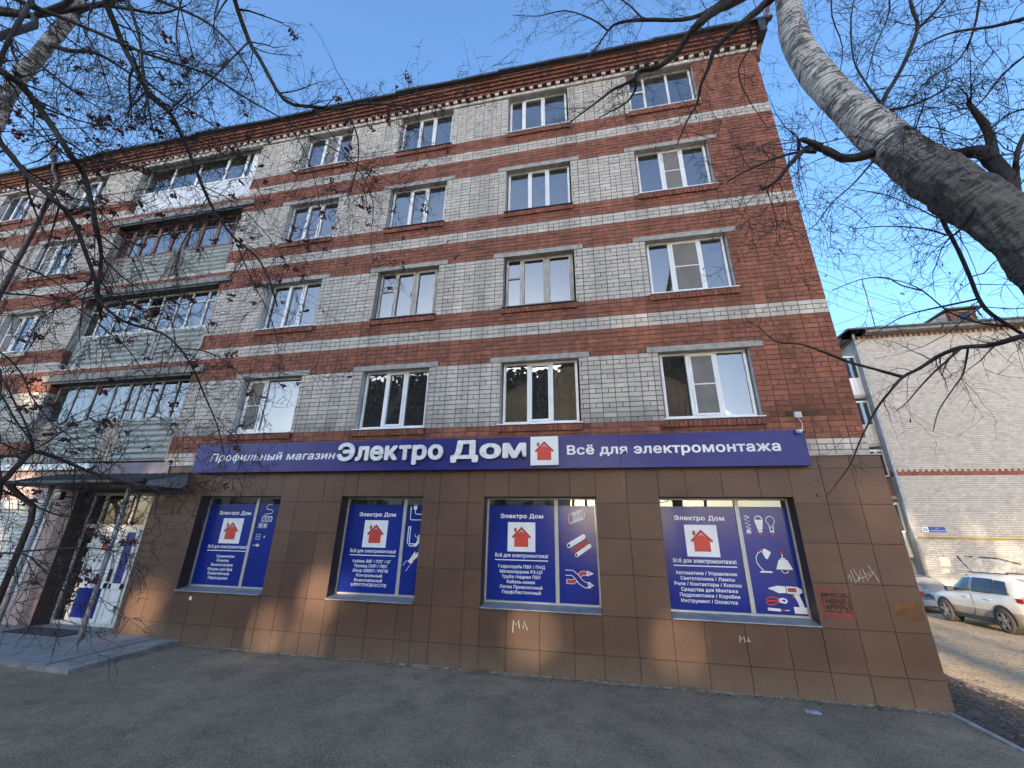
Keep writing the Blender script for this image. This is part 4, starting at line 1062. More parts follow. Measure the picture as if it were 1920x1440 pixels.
cn = empty('entrance_canopy', (-11.3, -.6, 0), 'small black metal canopy on two grey posts over the shop door', 'canopy')
for x in (-10.19, -12.49):
    m = MB(); m.tube([(x, -.66, .10), (x, -.66, 3.10)], .045, 12); m.build('post', steel_grey, cn)
m = MB(); m.box(-13.2, -9.35, -.95, -.10, 3.05, 3.12); m.build('canopy_frame', black_metal, cn)
m = MB(); m.smooth = False; n = 60
for i in range(n+1):
    x = -13.3+4.0*i/n; dz = .018*math.sin(i*1.7); m.v += [(x, -1.0, 3.14+dz), (x, -.11, 3.42+dz)]
for i in range(n): m._face((2*i, 2*i+2, 2*i+3, 2*i+1))
m.build('canopy_sheet', black_metal, cn)
m = MB(); m.prism([(-9.36, -.98, 3.05), (-9.36, -.98, 3.15), (-9.36, -.11, 3.42), (-9.36, -.11, 3.05)], (.02, 0, 0)); m.build('side_sheet', steel_grey, cn)
m = MB(); m.tube([(-13.3, -1.04, 3.10), (-9.35, -1.04, 3.13)], .05, 8); m.build('gutter', black_metal, cn)
m = MB(); m.tube([(-13.25, -1.02, 3.08), (-13.3, -.72, 2.86), (-12.9, -.62, 2.62), (-12.80, -.62, 2.3), (-12.80, -.62, .35)], .06, 10); m.build('gutter_pipe', brown_pipe, cn)
m = MB(); m.box(-12.7, -9.95, -.14, -.10, 3.36, 3.68); m.build('fascia_panel', mat('panel_mauve', (.16,.135,.17), .5), cn)
fl = empty('floodlight', (-12.75, -.25, 2.85), 'black floodlight under the canopy beside the door', 'lamp')
m = MB(); m.box(-12.85, -12.62, -.36, -.26, 2.78, 2.98); m.build('housing', black_metal, fl, .01)
m = MB(); m.box(-12.83, -12.64, -.368, -.361, 2.80, 2.96); m.build('lamp_glass', lamp_clear, fl)
m = MB(); m.box(-12.76, -12.70, -.26, -.10, 2.85, 2.88); m.build('bracket', black_metal, fl)

# low paved platform before the door
pf = empty('pavement', (-10.5, -1, 0), None, None); pf['kind'] = 'structure'
m = MB(); m.prism([(-8.35, -2.0, -.05), (-8.42, -.10, -.05), (-13.5, -.10, -.05), (-13.5, -1.95, -.05), (-9.9, -1.95, -.05)], (0, 0, .13)); m.build('platform_core', concrete_dark, pf)
gx = [-13.5, -12.3, -11.1, -9.95, -8.95]
for i in range(4):
    for y0, y1 in ((-1.93, -1.05), (-1.05, -.12)):
        m = MB(); t = rt.uniform(0, .006); m.box(gx[i]+.006, gx[i+1]-.006, y0+.006, y1-.006, .06, .095+t); m.build('slab', slab_grey, pf, .004)
m = MB(); m.prism([(-8.94, -1.92, .082), (-8.40, -1.94, .02), (-8.45, -.14, .02), (-8.94, -.14, .09)], (0, 0, -.06)); m.build('ramp_edge', slab_grey, pf)
m = MB(); m.box(-12.45, -10.2, -.09, YD, .02, .10); m.build('threshold', slab_grey, pf)
dm = MB(); dm.box(-12.35, -10.75, -.62, -.13, .102, .112); mark(dm.build('door_mat', mat_dark), 'dark rubber mat on the paving before the shop door', 'mat')

# ------------------------------------------------------------------ neighbouring house
NX, NY = 15.45, 17.0
nb = empty('neighbour_house', (20, 22, -.8), 'pale brick apartment house beyond the parked cars', 'building')
m = MB(); m.box(NX+.008, 40, NY+.01, 32, -1.2, 13.45); m.build('wall', mortar, nb)
rn = random.Random(31); m = MB(); k = 0; z = -1.0
bands = [(5.29, 5.64)]
while z < 13.40:
    inb = 5.25 < z < 5.62; top = z > 13.13
    head = (k % 5 == 4) or inb or top
    wd = BX/2 if head else BX; off = 0 if head else (k % 2)*BX/2
    x = NX-off; q = 0
    while x < 25.2:
        a, b_ = max(x, NX), min(x+wd, 25.2)
        if b_-a > .03:
            red = (inb and (5.3 < z < 5.45 or q % 2 == 0)) or (top and q % 2 == 0)
            m.mi = 0 if red else 1; m.t = rn.gauss(.0, .30) or .01
            m.box(a+.006, b_-.006, NY-.004+rn.uniform(-.003, .003), NY+.02, z+.006, z+PITCHZ-.006, skip='b')
        x += wd; q += 1
    y = NY-off+.0; q = 0                                      # side wall facing the gap
    while y < 24:
        a, b_ = max(y, NY), y+wd
        if b_-a > .03:
            red = (inb and (5.3 < z < 5.45 or q % 2 == 0)) or (top and q % 2 == 0)
            m.mi = 0 if red else 1; m.t = rn.gauss(0, .3) or .01
            m.box(NX-.004, NX+.02, a+.006, b_-.006, z+.006, z+PITCHZ-.006, skip='r')
        y += wd; q += 1
    z += PITCHZ; k += 1
mark(m.build('brickwork', [red_brick, mat('nb_brick', (.53,.50,.465), .92, .07, 3, bump=.4, tintk=.22, fine=.08, col2=(.44,.41,.38))], nb), kind='stuff')
m = MB(); m.box(NX-.55, 40, NY-.55, NY+.3, 13.42, 13.62); m.box(NX-.55, NX+.3, NY-.55, 32, 13.42, 13.62); m.build('eave', mat('eave_grey', (.18,.18,.18), .9, .2, 4), nb)
m = MB()
m.poly([(NX-.6, NY-.62, 13.69), (42, NY-.62, 13.69), (42, 24.5, 16.1), (NX+6.0, 24.5, 16.1)]); m.poly([(NX-.6, 32, 13.69), (NX-.6, NY-.62, 13.69), (NX+6, 24.5, 16.1)]); m.poly([(42, 32, 13.69), (NX-.6, 32, 13.69), (NX+6, 24.5, 16.1), (42, 24.5, 16.1)])
m.box(NX-.6, 42, NY-.64, NY-.60, 13.60, 13.70); m.box(NX-.64, NX-.6, NY-.62, 32, 13.60, 13.70)
nr = m.build('roof', mat('roof_green', (.055,.075,.075), .5, .2, 3), nb)
m = MB(); m.prism([(21.45, NY+1.2, 14.2), (22.75, NY+1.2, 14.2), (22.75, NY+1.2, 15.25), (21.45, NY+1.2, 15.25)], (0, 2.5, 0)); m.build('dormer', mat('dormer_brown', (.12,.06,.045), .8), nr)
m = MB(); m.box(21.25, 22.95, NY+.95, NY+4, 15.26, 15.36); m.build('dormer_roof', roof_metal, nr)
m = MB(); m.prism([(19.9, NY+1.4, 14.35), (21.44, NY+1.4, 14.35), (21.44, NY+1.4, 15.25)], (0, 2.3, 0)); m.build('dormer_cheek', mat('dormer_grey', (.18,.19,.20), .6), nr)
m = MB(); m.box(21.85, 22.4, NY+1.18, NY+1.195, 14.45, 15.1); m.build('dormer_window', car_glass, nr)
m = MB()
for x in (21.79, 22.40): m.box(x, x+.06, NY+1.15, NY+1.2, 14.4, 15.15)
m.box(21.79, 22.46, NY+1.15, NY+1.2, 15.10, 15.17); m.build('dormer_frame', wood_brown, nr)
m = MB(); m.tube([(NX-.35, NY-.45, 13.55), (NX-.2, NY-.2, 13.2), (NX-.15, NY-.16, 12.9), (NX-.15, NY-.16, 2.75), (NX-.22, NY-.30, 2.5), (NX-.24, NY-.34, 2.15), (NX-.12, NY-.18, 1.8), (NX-.12, NY-.16, -.6)], .075, 10); m.build('rain_pipe', galv, nb)
m = MB(); m.tube([(NX-.05, NY-.12, 2.32), (30, NY-.12, 2.34)], .035, 8); m.build('gas_pipe', gas_yellow, nb)
# balconies on the side wall
for i, (z, mt, mt2) in enumerate(((9.95, siding_white, pvc), (7.15, plaster, pvc_old), (4.35, wood_brown, pvc_old), (1.55, sheet_green, pvc))):
    m = MB(); m.box(NX-1.05, NX-.02, NY+.5, NY+3.6, z-.18, z); bs_ = m.build('balcony_slab', concrete, nb)
    n = 14
    for q in range(n):
        m = MB(); y0 = NY+.5+3.1*q/n; m.box(NX-1.07, NX-1.03, y0+.01, y0+3.1/n-.01, z, z+1.0); m.build('balcony_board', mt, bs_)
    for q in range(5):
        m = MB(); x0 = NX-1.03+.2*q; m.box(x0+.005, x0+.195, NY+.48, NY+.52, z, z+1.0); m.build('balcony_board', mt, bs_)
    m = MB()
    for a, b_, c_, d_ in ((NX-1.07, NX-1.02, NY+.48, NY+3.6),): m.box(a, b_, c_, d_, z+1.0, z+1.06); m.box(a, b_, c_, d_, z+2.35, z+2.45)
    m.box(NX-1.07, NX-.02, NY+.48, NY+.53, z+1.0, z+1.06); m.box(NX-1.07, NX-.02, NY+.48, NY+.53, z+2.35, z+2.45)
    for y0 in (NY+.48, NY+1.5, NY+2.5): m.box(NX-1.07, NX-1.02, y0, y0+.06, z+1.06, z+2.35)
    m.box(NX-.08, NX-.02, NY+.48, NY+.53, z+1.06, z+2.35); m.build('balcony_frame', mt2, bs_)
    pane(NX-1.0, NX-.1, z+1.06, z+2.35, NY+.5, bs_)
m = MB(); m.smooth = False                                   # sprayed mural low on the wall
gm = spray_mat('mural_white', (.62,.60,.56), .38, .60, 1.6); gm2 = spray_mat('mural_dark', (.05,.045,.04), .40, .50, 3.0)
f = Flat(NY-.012); f.poly([(17.0,1.45),(18.6,1.4),(19.5,1.15),(20.6,1.5),(22.5,1.3),(24,1.2),(24,-.3),(20.0,-.35),(18.4,.1),(17.4,.75)]); f.build('wall_mural', gm, nb)
f = Flat(NY-.016); f.stroke([(16.9,1.5),(17.3,.8),(18.0,.3),(19.0,-.1)], .10); f.stroke([(18.3,.7),(19.2,.25),(19.8,.2)], .22); f.stroke([(20.3,1.3),(20.6,.6),(20.4,.0)], .14); f.stroke([(17.1,1.5),(18.5,1.42),(19.5,1.15)], .07); f.build('mural_lines', gm2, nb)
f = Flat(NY-.012); f.rect(16.15,16.55,1.05,1.42); f.rect(16.1,16.4,.75,.9); f.build('paper_notice', mat('paper_cream', (.72,.68,.5), .9), nb)
st = empty('street_sign', (16.27, 16.95, 2.59), 'blue street name plate with white number 35 on the pale brick wall', 'sign')
m = MB(); m.box(15.80, 16.06, 16.955, 16.985, 2.57, 2.81); m.build('number_plate', white_paint, st); m = MB(); m.box(16.062, 16.77, 16.955, 16.985, 2.57, 2.81); m.build('name_plate', sign_plate, st)
text('lettering', '35', 15.84, 16.02, 2.62, 16.953, mat('ink_blue', (.02,.04,.2), .5), st, h=.14, bold=.03)
text('lettering', 'К.Либкнехта', 16.13, 16.72, 2.615, 16.953, white_paint, st, h=.055, bold=.02); text('lettering', 'улица', 16.34, 16.50, 2.735, 16.953, white_paint, st, h=.03, bold=.01)
an = empty('roof_antenna', (17.3, 18, 14.2), 'thin television aerial mast on the neighbouring roof', 'antenna')
m = MB(); m.tube([(17.3, 18, 14.1), (17.45, 18, 17.9)], .025, 6); m.build('mast', plastic_black, an)
m = MB(); m.tube([(17.1, 18, 16.3), (17.75, 18, 16.25)], .012, 5)
for q in range(7): m.tube([(17.12+.1*q, 17.75, 16.3), (17.12+.1*q, 18.25, 16.3)], .006, 4)
for q in range(6): m.tube([(17.0+.1*q, 17.8, 15.6), (17.0+.1*q, 18.2, 15.6)], .006, 4)
m.tube([(17.0, 18, 15.6), (17.6, 18, 15.6)], .012, 5); m.build('aerial', steel_grey, an)
for i, (a, b_) in enumerate((((1545, 505), (1720, 575)), ((1545, 518), (1760, 590)), ((1548, 536), (1700, 596)), ((1552, 556), (1690, 610)), ((1540, 490), (1920, 560)), ((1520, 420), (1920, 478)), ((1505, 345), (1760, 378)), ((1560, 600), (1640, 575)), ((1562, 612), (1700, 585)))):
    p0, p1 = P(*a, 21), P(*b_, 25+i)
    p0 = p0+(p0-p1)*.5; pts = []
    for k in range(13):
        t = k/12; q = p0.lerp(p1, t); q.z -= .35*4*t*(1-t); pts.append(q)
    m = MB(); m.tube(pts, .011, 4); mark(m.build('overhead_cable', plastic_black), 'thin dark overhead cable strung across the gap between the houses', 'cable', 'cables over the gap between the houses')

# ------------------------------------------------------------------ vehicles
def loft(m, secs):
    """secs: list of cross sections (lists of points, all the same length), closed over both sides"""
    n = len(secs[0]); base = len(m.v); osm = m.smooth; m.smooth = True
    for s in secs: m.v += [tuple(p) for p in s]
    for i in range(len(secs)-1):
        for j in range(n-1): m._face((base+i*n+j, base+i*n+j+1, base+(i+1)*n+j+1, base+(i+1)*n+j))
    m._face([base+j for j in range(n)]); m._face([base+(len(secs)-1)*n+j for j in reversed(range(n))])
    m.smooth = osm

def vehicle(name, label, loc, yaw, pitch, spec):
    T = Matrix.Translation(loc) @ Matrix.Rotation(yaw, 4, 'Z') @ Matrix.Rotation(-pitch, 4, 'Y')
    root = empty(name, loc, label, 'car')
    def put(m, nm, mt, par=None):
        m.v = [tuple(T @ Vector(p)) for p in m.v]; return m.build(nm, mt, par or root)
    W = spec['w']; paint = spec['paint']
    # lower body: stations (x, z bottom, z shoulder, half width at sill, shoulder, z top, top half width)
    m = MB(); secs = []
    for (x, zb, zs, zt_, ws, wsh, wt) in spec['body']:
        L_ = [(x, ws*.9, zb), (x, ws, zb+.10), (x, wsh, zb+(zs-zb)*.45), (x, wsh*.995, zs-.05), (x, wsh*.96, zs), (x, wt, zt_)]
        secs.append([(p[0], -p[1], p[2]) for p in L_]+[p for p in reversed(L_)])
    loft(m, secs); m.mi = 0
    for i, fc in enumerate(m.f):                              # road dirt up the lower flanks
        zc_ = sum(m.v[j][2] for j in fc)/len(fc); m.m[i] = 1 if zc_ < spec['dirt'] else 0
    body = put(m, 'body', [paint, car_dirt])
    # greenhouse
    m = MB(); secs = []
    for (x, zb, wb, zr, wr) in spec['cabin']:
        L_ = [(x, wb, zb), (x, wb*.985, zb+(zr-zb)*.25), (x, wr+(wb-wr)*.25, zb+(zr-zb)*.80), (x, wr*.97, zr-.015), (x, wr*.6, zr+.012)]
        secs.append([(p[0], -p[1], p[2]) for p in L_]+[p for p in reversed(L_)])
    loft(m, secs); put(m, 'roof', paint)
    def cab(x, t):                                            # point on the cabin side at height share t
        C = spec['cabin']
        for a, b_ in zip(C, C[1:]):
            if min(a[0], b_[0])-1e-6 <= x <= max(a[0], b_[0])+1e-6:
                s = (x-a[0])/((b_[0]-a[0]) or 1); zb, wb, zr, wr = [a[i]+(b_[i]-a[i])*s for i in (1, 2, 3, 4)]
                return (zb+(zr-zb)*t, (wb*.985+(wr+(wb-wr)*.25-wb*.985)*((t-.25)/.55) if t > .25 else wb+(wb*.985-wb)*t/.25)+.014)
        return (1, .8)
    for sd in (1, -1):
        for (xb0, xb1, xt0, xt1, t0_, t1_) in spec['glass']:
            m = MB(); nx_, ny_ = 8, 5; m.smooth = True
            for j in range(ny_+1):
                t_ = t0_+(t1_-t0_)*j/ny_; f_ = j/ny_
                for i in range(nx_+1):
                    x = (xb0+(xt0-xb0)*f_)*(1-i/nx_)+(xb1+(xt1-xb1)*f_)*(i/nx_); z, w_ = cab(x, t_); m.v.append((x, sd*(w_+.012), z))
            for j in range(ny_):
                for i in range(nx_): q = j*(nx_+1)+i; fc = (q, q+1, q+nx_+2, q+nx_+1); m._face(fc if sd > 0 else fc[::-1])
            put(m, 'side_window', car_glass)
    for (pts, nm) in spec['ends']:
        m = MB(); m.poly(pts); put(m, nm, car_glass)
    # wheels
    for sx in spec['axles']:
        for sd in (1, -1):
            y = sd*(W+.035); r = spec['r']
            m = MB(); n = 28
            prof = [(-.11, r*.72), (-.11, r*.93), (-.085, r), (.085, r), (.11, r*.93), (.11, r*.72)]
            base = len(m.v); m.smooth = True
            for a, rr in prof:
                for j in range(n): an_ = 6.2832*j/n; m.v.append((sx+rr*math.cos(an_), y-sd*.09+a, r+rr*math.sin(an_)))
            for i in range(len(prof)-1):
                for j in range(n): j2 = (j+1) % n; m._face((base+i*n+j, base+i*n+j2, base+(i+1)*n+j2, base+(i+1)*n+j))
            wo = put(m, 'wheel', tyre)
            m = MB(); m.tube([(sx, y-sd*.03, r), (sx, y-sd*.05, r)], r*.74, 24); put(m, 'rim_back', plastic_black, wo)
            m = MB(); ring = []
            for k in range(5):
                a0 = 6.2832*k/5+.3
                c_, s_ = math.cos(a0), math.sin(a0)
                q = []
                for (rr, hw) in ((.12*r, .075), (.70*r, .045), (.70*r, -.045), (.12*r, -.075)): q.append((sx+rr*c_-hw*s_, y+sd*.012, r+rr*s_+hw*c_))
                m.prism(q, (0, -sd*.035, 0))
            m.tube([(sx, y+sd*.018, r), (sx, y-sd*.03, r)], r*.2, 12)
            for j in range(24):
                a0, a1 = 6.2832*j/24, 6.2832*(j+1)/24
                m.quad(*[(sx+rr*r*math.cos(a), y+sd*.014, r+rr*r*math.sin(a)) for rr, a in ((.66, a0), (.75, a0), (.75, a1), (.66, a1))])
            put(m, 'rim', rim, wo)
            m = MB(); q = []                                  # arch: dark well and cladding lip
            for j in range(15):
                a = math.pi*(-.06+1.12*j/14); q.append((a, 1.10*r, 1.10*r+spec['lip']))
            for j in range(14):
                a0, a1 = q[j][0], q[j+1][0]
                P1 = [(sx+rr*math.cos(a), sd*(W+.012), r+rr*math.sin(a)) for rr, a in ((q[j][1], a0), (q[j][2], a0), (q[j+1][2], a1), (q[j+1][1], a1))]
                m.quad(*P1); m.quad(P1[0], P1[3], (P1[3][0], sd*(W-.2), P1[3][2]), (P1[0][0], sd*(W-.2), P1[0][2]))
            put(m, 'wheel_arch', plastic_black if spec['lip'] > .03 else paint)
            m = MB(); m.tube([(sx, sd*(W+.008), r+.01), (sx, sd*(W-.28), r+.01)], 1.10*r, 24); put(m, 'wheel_well', plastic_black)
    for (nm, mt, boxes) in spec['bits']:
        for bx in boxes:
            m = MB(); m.box(*bx); o = put(m, nm, mt)
            bv = o.modifiers.new('bevel', 'BEVEL'); bv.width = .02; bv.segments = 2
    return root

SUV = dict(w=.93, r=.35, lip=.075, dirt=.72, paint=car_white, axles=(1.345, -1.345),
  body=[(-2.30,.42,.80,.90,.62,.66,.60), (-2.22,.32,.98,1.04,.80,.84,.70), (-1.9,.26,1.06,1.10,.86,.91,.76), (-1.345,.24,1.06,1.10,.88,.935,.80), (-.4,.24,1.04,1.08,.88,.915,.82), (.5,.24,1.03,1.07,.88,.915,.82), (1.0,.24,1.02,1.06,.88,.93,.78), (1.45,.25,.98,1.05,.88,.935,.70), (1.95,.27,.88,.99,.84,.88,.60), (2.18,.32,.80,.90,.74,.78,.52), (2.28,.42,.66,.74,.60,.62,.45)],
  cabin=[(-2.20,1.00,.70,1.06,.66), (-2.0,1.04,.80,1.50,.60), (-1.75,1.05,.84,1.60,.61), (-.9,1.05,.86,1.68,.64), (-.1,1.05,.87,1.69,.64), (.35,1.05,.87,1.62,.62), (.75,1.05,.86,1.36,.66), (1.12,1.05,.82,1.09,.74)],
  glass=[(.90,-.06,.36,-.06,.10,.80), (-.18,-1.08,-.18,-1.06,.10,.80), (-1.14,-1.74,-1.12,-1.52,.12,.78)],
  ends=[([(1.10,-.68,1.12),(1.10,.68,1.12),(.42,.54,1.625),(.42,-.54,1.625)], 'windscreen'), ([(-2.21,.60,1.10),(-2.21,-.60,1.10),(-2.03,-.52,1.50),(-2.03,.52,1.50)], 'rear_window')],
  bits=[('mirror', plastic_black, [(.62,.80,.90,1.10,1.04,1.20), (.62,.80,-1.10,-.90,1.04,1.20)]), ('door_handle', car_white, [(-.02,.20,.915,.945,.90,.935), (-1.0,-.78,.915,.945,.90,.935)]),
        ('side_skirt', plastic_black, [(-.95,.95,.865,.925,.22,.36), (-.95,.95,-.925,-.865,.22,.36)]), ('roof_rail', plastic_black, [(-1.5,.25,.50,.55,1.70,1.735), (-1.5,.25,-.55,-.50,1.70,1.735)]),
        ('tail_lamp', lamp_red, [(-2.26,-1.98,.66,.90,.93,1.06), (-2.26,-1.98,-.90,-.66,.93,1.06)]), ('head_lamp', lamp_clear, [(1.98,2.2,.55,.84,.74,.86), (1.98,2.2,-.84,-.55,.74,.86)]),
        ('rear_spoiler', car_white, [(-2.18,-1.85,-.58,.58,1.56,1.61)]), ('door_seam', plastic_black, [(-.155,-.145,.905,.9185,.36,1.03)])])
vehicle('parked_car', 'dusty white sports utility car parked beside the pale brick house', (13.48, 10.58, -.54), R(85.8), R(-1.8), SUV)
SED = dict(w=.86, r=.31, lip=.02, dirt=.45, paint=car_silver, axles=(1.3, -1.3),
  body=[(-2.25,.42,.78,.82,.60,.64,.58), (-2.18,.28,.92,.96,.76,.80,.70), (-1.7,.22,.96,.99,.82,.85,.74), (-.9,.20,.94,.97,.83,.86,.76), (.6,.20,.92,.95,.83,.86,.76), (1.2,.20,.88,.94,.82,.86,.70), (1.9,.22,.78,.85,.78,.80,.60), (2.2,.30,.62,.68,.62,.64,.5)],
  cabin=[(-1.95,.94,.72,.97,.66), (-1.35,.95,.76,1.30,.60), (-.95,.95,.78,1.42,.57), (-.2,.95,.79,1.45,.57), (.3,.95,.79,1.38,.57), (1.1,.93,.72,.97,.64)],
  glass=[(.80,-.05,.26,-.05,.10,.80), (-.15,-1.20,-.15,-.92,.10,.80)],
  ends=[([(-1.90,.60,.985),(-1.90,-.60,.985),(-1.0,-.49,1.425),(-1.0,.49,1.425)], 'rear_window'), ([(1.08,-.60,1.0),(1.08,.60,1.0),(.34,.48,1.39),(.34,-.48,1.39)], 'windscreen')],
  bits=[('tail_lamp', lamp_red, [(-2.24,-1.98,.56,.82,.68,.90), (-2.24,-1.98,-.82,-.56,.68,.90)]), ('rear_bumper', car_silver, [(-2.33,-2.1,-.74,.74,.34,.58)]), ('number_plate', white_paint, [(-2.27,-2.24,-.26,.26,.62,.73)]), ('boot_trim', plastic_black, [(-2.235,-2.2,-.3,.3,.78,.81)])])
vehicle('parked_car', 'silver saloon car seen from behind, in front of the white car', (14.35, 16.9, -.80), R(88), 0, SED)

# ------------------------------------------------------------------ trees
def resample(pts, step, rng, jit=0.0):
    out = [pts[0]]
    for a, b_ in zip(pts, pts[1:]):
        n = max(1, int((b_-a).length/step))
        for k in range(1, n+1):
            q = a.lerp(b_, k/n)
            if k < n and jit: q = q+Vector((rng.gauss(0, jit), rng.gauss(0, jit), rng.gauss(0, jit)))
            out.append(q)
    return out
def smooth(pts):
    if len(pts) < 3: return pts
    out = []
    n = len(pts)
    for i in range(n-1):
        p0, p1, p2, p3 = pts[max(i-1, 0)], pts[i], pts[i+1], pts[min(i+2, n-1)]
        for k in range(3):
            t = k/3; t2, t3 = t*t, t*t*t
            out.append(.5*((2*p1)+(p2-p0)*t+(2*p0-5*p1+4*p2-p3)*t2+(3*p1-p0-3*p2+p3)*t3))
    out.append(pts[-1]); return out

def twigs(mb, path, rad, rng, count, L, lev, droop, ends, rmin=.0016, spread=1.0, flat=0.55):
    """side shoots along a path, each with shoots of its own"""
    n = len(path)
    for _ in range(count):
        t = rng.random()**.8
        i = min(n-2, int(t*(n-1))); a = path[i].lerp(path[i+1], rng.random())
        tg = (path[i+1]-path[i]).normalized()
        rv = Vector((rng.gauss(0, 1), rng.gauss(0, flat), rng.gauss(0, 1))); rv -= tg*rv.dot(tg)
        if rv.length < 1e-3: continue
        d = (tg*rng.uniform(.25, .9)+rv.normalized()*spread*rng.uniform(.6, 1.1)).normalized()
        ln = L*rng.uniform(.35, 1.15); k = 5 if lev else 4; q = a; pts = [a]
        for s in range(k):
            d = (d+Vector((rng.gauss(0, .22), rng.gauss(0, .16), rng.gauss(0, .22)-droop*(.5+s*.25)))).normalized()
            q = q+d*ln/k; pts.append(q)
        r0 = max(rmin, (rad[i] if hasattr(rad, '__len__') else rad)*rng.uniform(.28, .5))
        rr = [max(rmin*.55, r0*(1-.8*s/k)) for s in range(k+1)]
        mb.tube(pts, rr, 5 if r0 > .006 else 3, cap=False)
        ends.append((pts[-1], d, lev))
        if lev: twigs(mb, pts, rr, rng, rng.randint(2, 5), ln*.55, lev-1, droop, ends, rmin, spread, flat)

def limb_path(px, d0, d1, rng, pre=()):
    n = len(px); pts = list(pre)
    for i, q in enumerate(px):
        t = i/max(1, n-1); pts.append(P(q[0], q[1], d0+(d1-d0)*t+rng.gauss(0, .04)))
    return smooth(pts)

